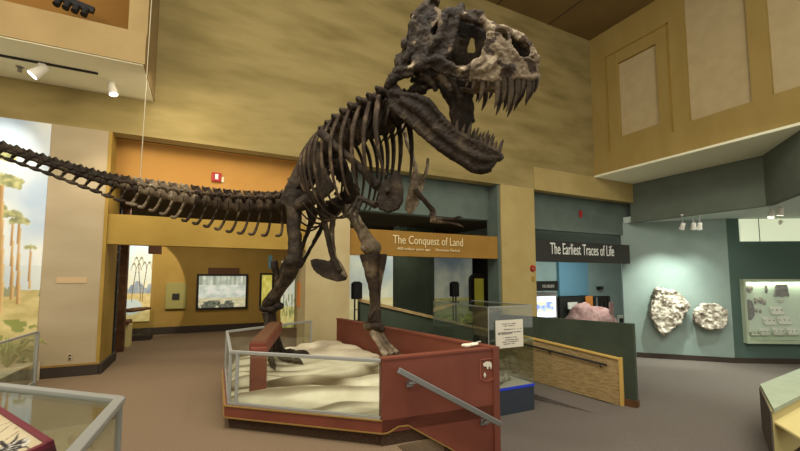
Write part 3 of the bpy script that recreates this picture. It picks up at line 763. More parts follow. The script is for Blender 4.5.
def lantern(label, px, pt, pb, y, w):
    p = aY(px, pt, y); q = aY(px, pb, y)
    t = thing('listening_post', label, 'listening post', (p.x, y, ZL), 'listening posts in the middle room')
    bm = B(); hz = p.z-.50
    prism(bm, [(p.x-w/2, y, hz), (p.x+w/2, y, hz), (p.x+w/2, y, p.z-.06), (p.x+w/4, y, p.z), (p.x-w/4, y, p.z), (p.x-w/2, y, p.z-.06)], (0, .2, 0)); obj('housing', bm, 'black_metal', t, bevel=.02)
    for s in (-1, 1):
        bm = B(); cyl(bm, (p.x+s*w*.2, y+.1, ZL), (p.x+s*w*.2, y+.1, hz+.02), .025, sides=8); obj('leg', bm, 'black_metal', t)
    for z in (hz-.3, hz-.6, hz-.9):
        bm = B(); cyl(bm, (p.x-w*.2, y+.1, z), (p.x+w*.2, y+.1, z), .012, sides=6); obj('rung', bm, 'black_metal', t)
lantern('black rounded listening post in front of the seaside panel', 358, 281.5, 322, 10.6, .28)
lantern('black rounded listening post in front of the dusky panel', 456, 281.5, 322, 10.9, .27)
a = aY(475, 303, 12.0); b = aY(483.5, 278.5, 12.0)
ar = thing('arched_window_case', 'dark arched case with a yellow glowing back by the yellow column', 'display case', ((a.x+b.x)/2, 12, a.z-.3))
bm = B(); n = 10; cx = (a.x+b.x)/2; ro = (b.x-a.x)/2+.16
prism(bm, [(cx-ro, 12.02, a.z-.3), (cx+ro, 12.02, a.z-.3)]+[(cx+ro*math.cos(math.pi*k/n), 12.02, b.z-.05+ro*.7*math.sin(math.pi*k/n)) for k in range(n+1)], (0, .15, 0)); obj('arch_frame', bm, 'frame_dark', ar)
obj('glow_panel', boxes(((a.x, 12.0, a.z), (b.x, 12.03, b.z))), 'yellow_glow', ar)
# ================================================================ RIGHT ROOM
a = aY(559, 296, 13.4); b = aY(586.5, 258, 13.4)
tag(obj('wall_panel', boxes(((a.x, 13.35, a.z), (b.x, 13.5, b.z))), 'blue_wall', at=(a.x, 13.4, a.z)), 'plain blue panel on the back wall under the black sign', 'panel')
a = aY(538, 291, 9.6); b = aY(557.5, 281, 9.6)
hb = thing('hanging_sign', 'short black label board left of the blue panel', 'sign', (a.x, 9.6, a.z))
obj('board', boxes(((a.x-.2, 9.58, a.z), (b.x, 9.7, b.z))), 'black_board', hb)
q = aY(542, 287.8, 9.57); text('lettering', 'THE ORIGINS', (q.x, 9.57, q.z), (1, 0, 0), (0, 0, 1), .55, 'lettering_white', hb, height=.10)
def scr(s, t):
    c = mixc((200, 210, 240), (236, 240, 248), .5+fbm(s*4, t*4, 2))
    if .25 < t < .75 and .1 < s < .9: c = mixc((120, 140, 210), (216, 220, 160), .5+1.2*fbm(s*4, t*5, 8))
    return c
a = aY(538, 318, 9.9); b = aY(556, 296, 9.9)
mo = thing('information_screen', 'bright blue and white information screen beside the yellow column', 'screen', (a.x, 9.9, a.z))
obj('casing', boxes(((a.x-.3, 9.92, ZL), (b.x+.06, 10.15, b.z+.14))), 'steel_matte', mo)
painting('display', (a.x-.2, 9.915, a.z), (b.x-a.x+.2, 0, 0), (0, 0, b.z-a.z), 40, 40, scr, 'screen', mo)
ct = aY(586, 303, 11.0)
bm = B(); base = [aY(561, 324, 11.0), aY(612, 324, 11.0)]
w = (base[1].x-base[0].x)/2; cx = (base[0].x+base[1].x)/2; zb = base[0].z
tube(bm, [(Vector((cx, 11.0, ZL)), w*1.15), (Vector((cx, 11, zb)), w*.92), (Vector((cx-.1, 11, zb+(ct.z-zb)*.6)), w*.5), (Vector((cx-.05, 11, ct.z)), w*.08)], sides=18, sub=4, flat=.6, ref=(1, 0, 0))
tag(obj('boulder', voxel(bm, .04, .06, 2.2), 'rock_pink', at=(cx, 11, ZL), smooth=True), 'pinkish mound shaped boulder behind the green guard wall', 'boulder')
a = aY(567.5, 309, 12.6); b = aY(576.5, 302, 12.6)
bc = thing('bookcase', 'dark exhibit shelf unit under the blue panel', 'shelf', (a.x, 12.8, ZL)); p0 = aY(560, 316, 12.8); p1 = aY(610, 296, 12.8)
obj('carcass', boxes(((p0.x, 12.8, ZL), (p1.x, 13.1, p1.z))), 'dark_room', bc)
for k in range(5):
    x = p0.x+(p1.x-p0.x)*(.62+.08*k); obj('divider', boxes(((x, 12.74, ZL+.4), (x+.05, 12.8, p1.z-.05))), 'grey_ink' if k == 1 else 'frame_dark', bc)
tag(obj('label_card', boxes(((a.x, 12.55, a.z), (b.x, 12.6, b.z))), 'paper', at=a), 'small cream card in front of the dark shelf', 'label')
a = aY(586, 307, 12.65); b = aY(592, 296, 12.65); tag(obj('label_board', boxes(((a.x, 12.62, a.z), (b.x, 12.68, b.z))), 'orange_board', at=a), 'narrow orange board beside the cream card', 'label')
p = aY(600, 288, 13.4); bm = B(); box2(bm, (p.x-.14, 13.3, p.z-.08), (p.x-.01, 13.5, p.z+.08)); box2(bm, (p.x+.01, 13.3, p.z-.08), (p.x+.14, 13.5, p.z+.08)); tag(obj('wall_box', bm, 'black_metal', at=p), 'pair of small black boxes on the wall right of the blue panel', 'wall box')
a = aY(610, 318, 10.4); b = aY(613.5, 302, 10.4); tag(obj('red_pennant', boxes(((a.x, 10.4, a.z), (b.x, 10.43, b.z))), 'rock_pink', at=a), 'narrow reddish strip panel right of the boulder', 'panel')
struct('wall_right_room_end', boxes(((23.5, 8.6, ZL), (23.7, 13.5, 3.3))), 'teal_wall')
a = aY(618.5, 324, 9.5); b = aY(629, 315, 9.5)
ph = thing('framed_photograph', 'small white framed photo above the end of the green wall', 'picture', (a.x, 9.5, a.z))
obj('frame', boxes(((a.x, 9.5, a.z-.3), (b.x, 9.53, b.z))), 'white_paint', ph)
obj('picture', boxes(((a.x+.06, 9.49, a.z+.0), (b.x-.06, 9.505, b.z-.10))), 'black_ink', ph)
# ================================================================ ROCK WALL
def onwall(px, py, P0, n, off=0.): return onplane(px, py, P0+n*off, n)
def slab(name, pix, label, th):
    pts = [onwall(x, y, R1, n12, .10) for x, y in pix]
    c = sum(pts, Vector())/len(pts); bm = B()
    prism(bm, [p-n12*.02 for p in pts], n12*th)
    me = voxel(bm, .026, .06, 3.2, 1, seed=len(pix))
    nn = [v.normal.copy() for v in me.vertices]
    for v, q in zip(me.vertices, nn):
        v.co += q*(.035*noise.fractal(v.co*7, 1., 2., 3)+.022*noise.fractal(v.co*19, 1., 2., 2)-.03*max(0, noise.noise(v.co*12)-.25))
    return tag(obj(name, me, 'rock_pale', at=c, smooth=True), label, 'stone slab', 'stone slabs on the alcove wall')
slab('stone_slab', [(654.5, 288), (663, 288.5), (672, 290), (679, 294), (685, 301), (687.5, 308), (682, 315), (678, 322), (672, 328), (665, 333), (659, 332), (654, 325), (650, 316), (649, 309), (652.5, 300)], 'large tall rough pale stone slab on the teal wall', .30)
slab('stone_slab', [(693, 309), (700, 304.5), (708, 303), (716, 304), (723, 307), (725.5, 314), (724, 322), (718, 330), (713, 327), (706, 329), (698, 325), (692.5, 320), (691.5, 314)], 'smaller round rough pale stone slab on the teal wall', .28)
# vitrine set in the green wall
def wq(px, py, off=0.): return onwall(px, py, R2, n23, off)
c0_, c1_ = wq(741.5, 281), wq(744.5, 339.5); zt_, zb_ = c0_.z, c1_.z
aL = c0_; uL = (aL-R2).dot(d23); uR = uL+3.1
def wp(u, z, off): return Vector((*(R2+d23*u+n23*off).xy, z))
vt = thing('wall_vitrine', 'lit wall vitrine of fossils on the dark green wall', 'display case', wp((uL+uR)/2, zb_, 0))
def wbox(u0, z0, u1, z1, o0, o1):
    bm = B(); prism(bm, [wp(u0, z0, o0), wp(u1, z0, o0), wp(u1, z1, o0), wp(u0, z1, o0)], n23*(o1-o0)); return bm
obj('lining', wbox(uL, zb_, uR, zt_, .0, .03), 'case_lining', vt)
bm = B()
for q in ((uL-.06, zb_-.1, uR, zb_), (uL-.06, zt_, uR, zt_+.06), (uL-.06, zb_, uL, zt_)):
    prism(bm, [wp(q[0], q[1], 0), wp(q[2], q[1], 0), wp(q[2], q[3], 0), wp(q[0], q[3], 0)], n23*.16)
obj('frame', bm, 'pale_green_paint', vt)
obj('glass_front', wbox(uL, zb_, uR, zt_, .145, .155), 'glass', vt)
def fos(px, py, w, h, m, label, shape='blob'):
    p = onwall(px, py, R2, n23, .075); bm = B()
    if shape == 'rect': prism(bm, [p-d23*w-Vector((0, 0, h)), p+d23*w-Vector((0, 0, h)), p+d23*w*.8+Vector((0, 0, h)), p-d23*w*.7+Vector((0, 0, h))], n23*.05)
    else:
        mt = Matrix((d23, n23, Vector((0, 0, 1)))).transposed().to_4x4()
        blob(bm, p, (w, .035, h), 3, mt)
    me = voxel(bm, .02, .02, 9) ; tag(obj('fossil', me, m, at=p, smooth=True), label, 'fossil', 'fossils mounted in the wall vitrine')
fos(749.5, 289, .11, .13, 'fossil', 'tan heart shaped fossil, topmost left in the wall vitrine')
fos(766, 289.5, .045, .14, 'fossil_dark', 'thin dark fossil between the heart shaped and square ones')
fos(780.5, 290.5, .22, .19, 'fossil_dark', 'large square dark fossil plate at the top of the wall vitrine', 'rect')
fos(749.5, 309.5, .16, .33, 'fossil_dark', 'large oval grey fossil at the left edge of the wall vitrine')
for i, (x, y, w, h) in enumerate(((755.5, 301, .05, .12), (760.5, 300, .06, .12), (764.5, 302, .05, .1))):
    fos(x, y, w, h, 'fossil', ['first', 'second', 'third'][i]+' of three small tan fossils in a row beside the large oval one')
for i, (x, y) in enumerate(((756.5, 310.5), (760.5, 310.5))): fos(x, y, .04, .08, 'fossil', ['left', 'right'][i]+' one of two tiny fossils below the row of three')
fos(780.5, 301, .11, .06, 'paper', 'small pale fossil under the square dark plate')
ti = [((771.5, 305), (785.5, 314), 'top'), ((764.5, 315.5), (777.5, 324.5), 'middle left'), ((779, 315), (793, 324), 'middle right'), ((751, 330), (760.5, 335), 'bottom far left'), ((761, 326.5), (772, 335), 'bottom second from left'), ((774, 326), (786.5, 335), 'bottom third from left'), ((788, 326), (800, 335), 'bottom right')]
for (x0, y0), (x1, y1), nm in ti:
    a = onwall(x0, y1, R2, n23, .10); u0 = (a-R2).dot(d23); u1 = (onwall(x1, y1, R2, n23, .10)-R2).dot(d23); z0 = a.z; z1 = onwall(x0, y0, R2, n23, .05).z
    uo = (onwall(x0-.3*(y1-y0), y0, R2, n23, .05)-R2).dot(d23)-u0
    t = thing('specimen_tray', f'white tilted specimen tray, {nm} in the wall vitrine', 'tray', wp(u0, z0, .1), 'trays in the wall vitrine')
    bm = B(); prism(bm, [wp(u0, z0, .13), wp(u1-.05, z0, .13), wp(u1-.05+uo, z1-.05, .055), wp(u0+uo, z1-.05, .055)], n23*-.02+Vector((0, 0, -.02))); obj('tray', bm, 'white_paint', t)
    for k in range(3):
        bm = B(); f = (k+.5)/3; zz = (z0+z1)/2; blob(bm, wp(u0+(u1-u0)*f-.02+uo*.5, zz-.01, .095), .026, 1); obj('specimen', bm, 'fossil', t, smooth=True)
# lit panels above
a = wq(739, 222.5); b = wq(738, 241.5); u0 = (wq(739, 230)-R2).dot(d23)
lp = thing('wall_lightbox', 'long white backlit panel high on the green wall', 'light panel', wp(u0+1.5, b.z, 0))
obj('diffuser', wbox(u0, b.z, u0+3.6, 3.48, .0, .05), 'panel_light', lp)
for uu in (u0+.55, u0+1.9, u0+2.9): obj('seam', wbox(uu, b.z, uu+.025, 3.48, .05, .056), 'grey_ink', lp)
# ================================================================ GLASS VITRINE ON BLUE BASE
vx0, vx1, vy0, vy1 = 4.95, 6.08, 6.12, 8.15; vb = -.52; vt_ = 1.03
vi = thing('glass_vitrine', 'tall glass vitrine on a dark blue base behind the red wall', 'display case', ((vx0+vx1)/2, (vy0+vy1)/2, ZL))
obj('base', boxes(((vx0, vy0, ZL), (vx1, vy1, vb-.05))), 'blue_base', vi)
obj('blue_edge', boxes(((vx0-.01, vy0-.01, vb-.05), (vx1+.01, vy1+.01, vb-.005))), 'blue_edge', vi)
obj('floor_board', boxes(((vx0+.01, vy0+.01, vb-.02), (vx1-.01, vy1-.01, vb))), 'paper', vi)
for a, b in (((vx0, vy0), (vx1, vy0)), ((vx1, vy0), (vx1, vy1)), ((vx1, vy1), (vx0, vy1)), ((vx0, vy1), (vx0, vy0))):
    pane(Vector((*a, 0)), Vector((*b, 0)), vb, vt_, par=vi, th=.01)
obj('glass_lid', boxes(((vx0-.01, vy0-.01, vt_), (vx1+.01, vy1+.01, vt_+.015))), 'glass_top', vi)
bm = B()
for a, b in (((vx0, vy0), (vx1, vy0)), ((vx0, vy1), (vx0, vy0)), ((vx1, vy0), (vx1, vy1))): bar(bm, Vector((*a, vt_+.01)), Vector((*b, vt_+.01)), .015, .02)
bar(bm, (vx0, vy0, vb), (vx0, vy0, vt_), .014, .014, up=(1, 0, 0))
obj('edge_strip', bm, 'steel_matte', vi)
for i in range(14):
    x = vx0+.15+.80*((i*.37) % 1); y = vy0+.14+.135*i; bm = B()
    if i % 3 == 0: tube(bm, [(Vector((x, y, vb+.05)), .05), (Vector((x+.15, y+.05, vb+.16)), .07), (Vector((x+.3, y+.02, vb+.06)), .04)])
    elif i % 3 == 1: blob(bm, Vector((x, y, vb+.07)), (.16, .10, .09), 2)
    else: blob(bm, Vector((x, y, vb+.05)), (.13, .09, .07), 2); tube(bm, [(Vector((x-.1, y, vb+.1)), .03), (Vector((x+.12, y+.03, vb+.2)), .02)])
    tag(obj('fossil_specimen', voxel(bm, .018, .03, 7, seed=i), 'fossil', at=(x, y, vb), smooth=True), 'pale fossil specimen on the floor of the glass vitrine', 'fossil', 'fossils in the glass vitrine')
# paper notice fixed to the glass
a = aY(496, 349, vy0-.02); b = aY(522.7, 319, vy0-.02)
nt_ = thing('paper_notice', 'white printed notice sheet fixed to the glass vitrine', 'notice', (a.x, vy0-.02, a.z))
obj('sheet', boxes(((a.x, vy0-.022, a.z), (b.x, vy0-.012, b.z))), 'paper', nt_)
hh = b.z-a.z; ww = b.x-a.x
def notice(s, t):
    for f, x0_, x1_ in ((.87, .2, .75), (.80, .25, .7), (.66, .28, .95), (.55, .06, .95), (.50, .06, .6), (.36, .25, .8), (.28, .3, .82), (.20, .22, .85), (.13, .25, .7)):
        if abs(t-f) < .018 and x0_ < s < x1_ and noise.noise(Vector((s*26, f*40, 0))) > -.25: return (112, 106, 96) if f > .6 or f < .4 else (84, 78, 70)
    return (206, 198, 178)
painting('printed_page', (a.x+.01, vy0-.0235, a.z+.01), (ww-.02, 0, 0), (0, 0, hh-.02), 60, 80, notice, 'painted', nt_)
# ================================================================ FRONT LEFT CASE
k0 = D(120, 399, 2.28); k0.z = .9
c_b = aZ(120, 400, .9); c_l = aZ(0, 386.5, .9); ddb = (c_l-c_b).normalized(); c_r = aZ(76, 451, .9); ddr = (c_r-c_b).normalized()
c_l2 = c_b+ddb*2.2; c_r2 = c_b+ddr*1.5; c_x = c_l2+ddr*1.5
fc = thing('glass_case', 'large metal framed glass case at the left front', 'display case', ((c_b+c_x)/2).xy.to_3d())
def zz(p, z): return Vector((p.x, p.y, z))
bm = B(); prism(bm, [zz(p, .0) for p in (c_b, c_l2, c_x, c_r2)], (0, 0, .32)); obj('base', bm, 'beige', fc)
bm = B(); prism(bm, [zz(p, .885) for p in (c_b, c_l2, c_x, c_r2)], (0, 0, .012)); obj('glass_top', bm, 'glass_top', fc)
for a, b in ((c_b, c_l2), (c_b, c_r2), (c_r2, c_x), (c_l2, c_x)):
    bm = B(); bar(bm, zz(a, .9), zz(b, .9), .055, .035); obj('frame_rail', bm, 'steel_matte', fc, bevel=.006)
    bm = B(); bar(bm, zz(a, .61), zz(b, .61), .01, .56); obj('glass_side', bm, 'glass', fc)
for a in (c_b, c_l2, c_r2, c_x):
    bm = B(); box(bm, zz(a, .45), (.03, .03, .9)); obj('frame_post', bm, 'steel_matte', fc)
bm = B(); tl = [c_b+(c_x-c_b)*.5+ddb*.2+ddr*.1]
# long pale bone lying in the case
a = zz(c_b+ddb*.5+ddr*.25, .37); b = zz(c_b+ddb*1.5+ddr*.7, .39)
bm = B(); tube(bm, [(a, .05), (a+(b-a)*.1, .065), (a+(b-a)*.5, .035), (a+(b-a)*.9, .07), (b, .05)]); tag(obj('fossil_bone', voxel(bm, .012, .008, 14), 'beige', at=a, smooth=True), 'long pale fossil bone inside the large front glass case', 'fossil')
# label board with maroon frame lying on the case
q1 = D(54, 440, 1.60); q0 = D(0, 406, 1.98); q2 = D(30, 470, 1.42)
ud = (q0-q1).normalized(); nb = ud.cross(q2-q1).normalized(); nb = nb if nb.z > 0 else -nb
vd = nb.cross(ud).normalized()
if vd.dot(q2-q1) < 0: vd = -vd
lb = thing('label_board', 'slanted reading board with maroon frame on the front glass case', 'label', q1-nb*.05)
LBu, LBv = 1.0, .55
bm = B(); prism(bm, [q1-nb*.05, q1+ud*LBu-nb*.05, q1+ud*LBu+vd*LBv-nb*.05, q1+vd*LBv-nb*.05], nb*.043); obj('backing', bm, 'maroon_dark', lb)
bm = B(); fw = .024
for a, b in ((q1, q1+ud*LBu), (q1, q1+vd*LBv), (q1+vd*LBv, q1+vd*LBv+ud*LBu), (q1+ud*LBu, q1+ud*LBu+vd*LBv)):
    i = (vd if abs((b-a).normalized().dot(ud)) > .9 else ud)*fw/2; i = i if i.dot(q1+ud*LBu/2+vd*LBv/2-(a+b)/2) > 0 else -i; bar(bm, a+i-nb*.01, b+i-nb*.01, fw, .02, up=nb)
obj('frame', bm, 'maroon', lb)
def puv(px, py): p = onplane(px, py, q1, nb)-q1; return p.dot(ud), p.dot(vd)
kc = puv(11, 446); klines = [(puv(0, 424), puv(13, 420)), (puv(0, 431), puv(14, 421)), (puv(3, 440), puv(18, 430)), (puv(14, 428), puv(20, 424)), (puv(-12, 432), puv(-2, 424))]
kleg = [(puv(15, 443), puv(22, 438), puv(29, 434.5)), (puv(12, 441), puv(16, 437), puv(18, 432)), (puv(18, 447), puv(25, 445), puv(31, 448)), (puv(6, 445), puv(0, 440), puv(-6, 441)), (puv(14, 450), puv(18, 455), puv(20, 462)), (puv(6, 450), puv(0, 456), puv(-4, 466))]
def dseg(p, a, b):
    ax_, ay = b[0]-a[0], b[1]-a[1]; L_ = ax_*ax_+ay*ay
    k = max(0, min(1, ((p[0]-a[0])*ax_+(p[1]-a[1])*ay)/L_)); return math.hypot(p[0]-a[0]-ax_*k, p[1]-a[1]-ay*k), k
def sketch(s, t):
    c = mixc((186, 170, 134), (196, 182, 148), .5+fbm(s*5, t*4, 2))
    p = (s*(LBu-2*fw)+fw, t*(LBv-2*fw)+fw)
    for a, b in klines:
        if dseg(p, a, b)[0] < .003: c = (120, 108, 88)
    r = math.hypot(p[0]-kc[0], p[1]-kc[1])
    if r < .055: c = mixc((150, 146, 134), (206, 200, 184), .5+1.8*fbm(p[0]*50, p[1]*50, 3))
    if r < .042 and fbm(p[0]*70, p[1]*70, 9) > -.12: c = (44, 40, 40)
    for a, m_, b in kleg:
        d1, k1 = dseg(p, a, m_); d2, k2 = dseg(p, m_, b)
        if d1 < .008-.003*k1 or d2 < .005-.004*k2: c = (52, 46, 44)
    return c
painting('printed_sheet', q1+ud*fw+vd*fw-nb*.006, ud*(LBu-2*fw), vd*(LBv-2*fw), 200, 110, sketch, 'painted', lb) if ud.cross(vd).dot(nb) > 0 else painting('printed_sheet', q1+vd*fw+ud*fw-nb*.006, vd*(LBv-2*fw), ud*(LBu-2*fw), 110, 200, lambda s, t: sketch(t, s), 'painted', lb)
# ================================================================ FRONT RIGHT COUNTER
N_ = aZ(776, 468, ZL); W_ = aZ(763.5, 432, ZL); e = aZ(800, 397, -.235)-aZ(775, 410, -.235); e.z = 0
E_ = N_+e.normalized()*2.4; Q_ = W_+e.normalized()*2.4
ctr = thing('display_counter', 'pale green topped counter with yellow front at the right edge', 'counter', (N_+Q_)/2)
bm = B(); prism(bm, [N_, E_, Q_, W_], (0, 0, .05)); obj('kick', bm, 'baseboard', ctr)
bm = B(); prism(bm, [zz(p, ZL+.05) for p in (N_, E_, Q_, W_)], (0, 0, .70)); obj('body', bm, 'pale_yellow_paint', ctr)
en = Vector((e.y, -e.x, 0)).normalized()
bm = B(); wd = (W_-N_).normalized(); wn = Vector((-wd.y, wd.x, 0))
wn = wn if wn.dot(E_-N_) < 0 else -wn
prism(bm, [N_+wn*.005+Vector((0, 0, .05)), W_+wn*.005+Vector((0, 0, .05)), W_+wn*.005+Vector((0, 0, .76)), N_+wn*.005+Vector((0, 0, .76))], wn*.012); obj('side_panel', bm, 'carpet_low', ctr)
bm = B(); prism(bm, [zz(p, ZL+.75) for p in (N_+en*.02, E_+en*.02, Q_, W_)], (0, 0, .055)); obj('top', bm, 'pale_green_paint', ctr)
a = N_+Vector((0, 0, .62))+e.normalized()*.06; b = E_+Vector((0, 0, .62))
bm = B(); prism(bm, [a, b, b+en*.30-Vector((0, 0, .16)), a+en*.30-Vector((0, 0, .16))], (0, 0, -.03)); obj('label_shelf', bm, 'pale_yellow_paint', ctr)
# ================================================================ THE SKELETON
rex = thing('dinosaur_skeleton', 'huge dark brown mounted meat-eating dinosaur skeleton striding over the sand', 'skeleton', (1.1, 5.5, .35))
def Z3(v): return Vector(v)
UP = Vector((0, 0, 1))
# ---- skull: traced against its own midline plane, both sides built from it
PSI = math.radians(17)
ax = W(math.cos(PSI), -math.sin(PSI), -.12).normalized()
rt = W(-math.sin(PSI), -math.cos(PSI), -.13); rt = (rt-ax*rt.dot(ax)).normalized()
up_s = rt.cross(ax).normalized()
if up_s.z < 0: up_s = -up_s
S0 = D(465, 60, 4.35)
def sk(px, py, w): return onplane(px, py, S0+rt*w, rt)
def mir(p): return p-rt*(2*(p-S0).dot(rt))
def both(fn):
    fn(lambda p: p); fn(mir)
def skt(bm, pts, side, flat=1., sides=9):
    """tube through (px, py, w, r)"""
    tube(bm, [(side(sk(x, y, w)), r) for x, y, w, r in pts], sides=sides, sub=4, flat=flat)
def skp(bm, pts, side, th):
    P = [side(sk(x, y, w)) for x, y, w in pts]
    n = Vector()
    c = sum(P, Vector())/len(P)
    for i in range(len(P)): n += (P[i]-c).cross(P[(i+1) % len(P)]-c)
    n.normalize()
    # fan of closed wedges so that a bent outline stays solid
    for i in range(len(P)):
        a, b = P[i], P[(i+1) % len(P)]
        prism(bm, [c-n*th/2, a-n*th/2, b-n*th/2], n*th)
bm = B()
def skull_side(m):
    T = lambda *p, **k: skt(bm, p, m, **k)
    # maxilla with its rough bulging face
    skp(bm, [(487, 34, .19), (500, 34, .16), (508, 44, .15), (511, 56, .14), (516, 66, .13), (514, 77, .12), (500, 79, .15), (482, 81, .19), (466, 80, .22), (474, 68, .22), (486, 54, .20)], m, .07)
    T((466, 78, .22, .030), (482, 79, .19, .032), (500, 78, .15, .034), (516, 77, .12, .034), (530, 78, .07, .034), (536, 76, .03, .034))
    T((489, 40, .19, .035), (498, 50, .18, .05), (505, 62, .16, .045), (508, 74, .14, .03))
    T((496, 60, .19, .05), (484, 70, .21, .045), (468, 74, .23, .035))
    # premaxilla and nostril rim
    skp(bm, [(511, 56, .14), (520, 61, .12), (530, 59, .085), (535, 62, .05), (536, 77, .04), (524, 78, .09), (514, 77, .12)], m, .06)
    T((508, 33, .10, .026), (510, 44, .14, .022), (515, 54, .135, .026), (522, 60, .12, .026), (529, 57, .09, .022), (531, 49, .065, .02), (526, 41, .05, .026))
    T((531, 48, .05, .03), (535, 56, .04, .035), (536.5, 68, .03, .035), (535, 78, .03, .03))
    # nasal roof
    T((450, 10, .10, .05), (464, 15, .10, .055), (480, 20, .09, .055), (494, 28, .075, .055), (508, 31, .06, .05), (522, 38, .045, .045), (531, 46, .03, .04))
    T((494, 29, .10, .045), (489, 38, .18, .04), (486, 48, .20, .032), (482, 57, .21, .032), (472, 65, .22, .034))
    # lacrimal horn, brow bosses
    T((470, 15, .15, .04), (476, 12, .17, .036), (482, 18, .18, .04), (488, 27, .18, .04), (496, 31, .14, .035))
    T((446, 11, .20, .04), (456, 14, .20, .05), (468, 18, .18, .045), (480, 21, .17, .04))
    # bar in front of the eye, bar behind the eye
    T((458, 17, .20, .045), (456, 28, .22, .036), (452, 42, .24, .038), (447, 54, .26, .042), (440, 60, .27, .04))
    T((446, 12, .21, .05), (443, 22, .25, .045), (438, 38, .28, .05), (430, 50, .30, .05), (424, 58, .31, .05))
    # jugal: pale sweeping bar under the eye to the maxilla
    T((415, 66, .31, .04), (426, 62, .30, .046), (438, 60, .29, .05), (448, 66, .27, .05), (460, 70, .25, .05), (472, 68, .23, .045), (482, 61, .215, .036))
    skp(bm, [(430, 61, .29), (446, 62, .27), (462, 68, .25), (468, 79, .23), (456, 78, .25), (440, 73, .27), (428, 68, .29)], m, .05)
    # quadratojugal, squamosal, cheek plate with its small window
    skp(bm, [(420, 13, .24), (434, 4, .19), (444, 14, .21), (436, 25, .25), (431, 29, .26), (432, 36, .27), (437, 40, .28), (432, 54, .30), (424, 62, .31), (412, 64, .31), (413, 40, .29)], m, .06)
    T((434, 4, .16, .06), (424, 9, .21, .06), (415, 20, .27, .05), (411, 36, .29, .045), (409, 52, .30, .045), (402, 66, .31, .05), (396, 74, .31, .05))
    T((396, 72, .31, .05), (405, 70, .31, .05), (418, 67, .31, .045), (430, 68, .29, .036))
    T((388, 88, .28, .05), (392, 80, .30, .06), (400, 76, .30, .055), (414, 74, .29, .04))
    # palate and pterygoid struts inside
    T((404, 70, .16, .045), (424, 74, .14, .04), (446, 80, .12, .05), (470, 84, .10, .05), (500, 84, .06, .04))
    T((440, 74, .22, .045), (446, 84, .20, .05), (452, 92, .20, .04))
skull_side(lambda p: p); skull_side(mir)
# inner walls seen through the openings, leaving one window right through
MID = lambda p: p
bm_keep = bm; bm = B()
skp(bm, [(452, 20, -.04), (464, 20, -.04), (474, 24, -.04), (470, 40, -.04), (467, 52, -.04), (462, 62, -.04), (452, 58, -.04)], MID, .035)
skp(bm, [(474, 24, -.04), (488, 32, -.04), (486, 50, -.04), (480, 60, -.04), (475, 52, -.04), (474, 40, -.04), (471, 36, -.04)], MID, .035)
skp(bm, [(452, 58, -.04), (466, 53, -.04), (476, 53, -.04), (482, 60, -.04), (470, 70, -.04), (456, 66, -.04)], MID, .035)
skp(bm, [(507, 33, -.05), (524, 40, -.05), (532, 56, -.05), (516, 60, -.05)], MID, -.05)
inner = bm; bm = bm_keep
for m in (MID, mir): skp(bm, [(446, 13, .20), (460, 18, .19), (457, 32, .22), (451, 48, .24), (444, 58, .27), (434, 58, .28), (440, 40, .27), (443, 25, .24)], m, .04)
# crest, braincase and occiput between the sides
for pts in ([(434, 3, -.22, .06), (433, 2, 0, .07), (434, 3, .22, .06)], [(416, 20, -.24, .04), (417, 16, 0, .07), (416, 20, .24, .04)], [(409, 46, -.22, .05), (408, 44, 0, .09), (408, 46, .24, .05)], [(400, 66, -.24, .05), (402, 62, 0, .10), (400, 66, .26, .05)],
            [(500, 32, -.10, .05), (500, 30, 0, .06), (500, 32, .10, .05)], [(534, 60, -.04, .04), (536, 58, 0, .045), (534, 60, .04, .04)], [(534, 77, -.04, .035), (537, 76, 0, .04), (534, 77, .04, .035)],
            [(460, 13, -.2, .05), (460, 10, 0, .06), (460, 13, .2, .05)], [(476, 19, -.16, .045), (478, 17, 0, .05), (476, 19, .16, .045)]):
    skt(bm, pts, lambda p: p)
skt(bm, [(433, 6, 0, .08), (424, 24, 0, .10), (414, 44, 0, .11), (402, 66, 0, .09), (392, 80, 0, .07)], lambda p: p)
me = voxel(bm, .0125, .020, 9, 1)
nrm = [v.normal.copy() for v in me.vertices]
for v, n in zip(me.vertices, nrm): v.co += n*.007*noise.fractal(v.co*34, 1., 2., 3)
skull = obj('skull', me, 'bone', rex, smooth=True)
obj('cavity_shade_wall', voxel(inner, .016, .012, 9, 1, seed=9), 'bone_dark', skull, smooth=True)  # inner walls in dark bone, standing in for shade inside the openings
# snout and cheek highlights put into paler bone, with some dust; rear half darker
me.materials.append(M['bone_pale']); me.materials.append(M['bone_dark'])
for p in me.polygons:
    c = p.center+roff(skull); q = (c-S0).dot(ax)
    k = noise.noise(c*5)+.6*noise.noise(c*11)
    if (q > .12 and k > -.22) or k > .50: p.material_index = 1
    elif q < .05 and k < .32: p.material_index = 2
def tooth(base, tip, r, bend, par):
    bm = B(); mid = (base+tip)/2+bend
    tube(bm, [(base, r), (base*.6+tip*.4+bend*.9, r*.95), (base*.25+tip*.75+bend*.75, r*.6), (tip, r*.08)], sides=8, sub=3, flat=.65, ref=ax)
    return obj('tooth', bm, 'tooth_bone', par, smooth=True)
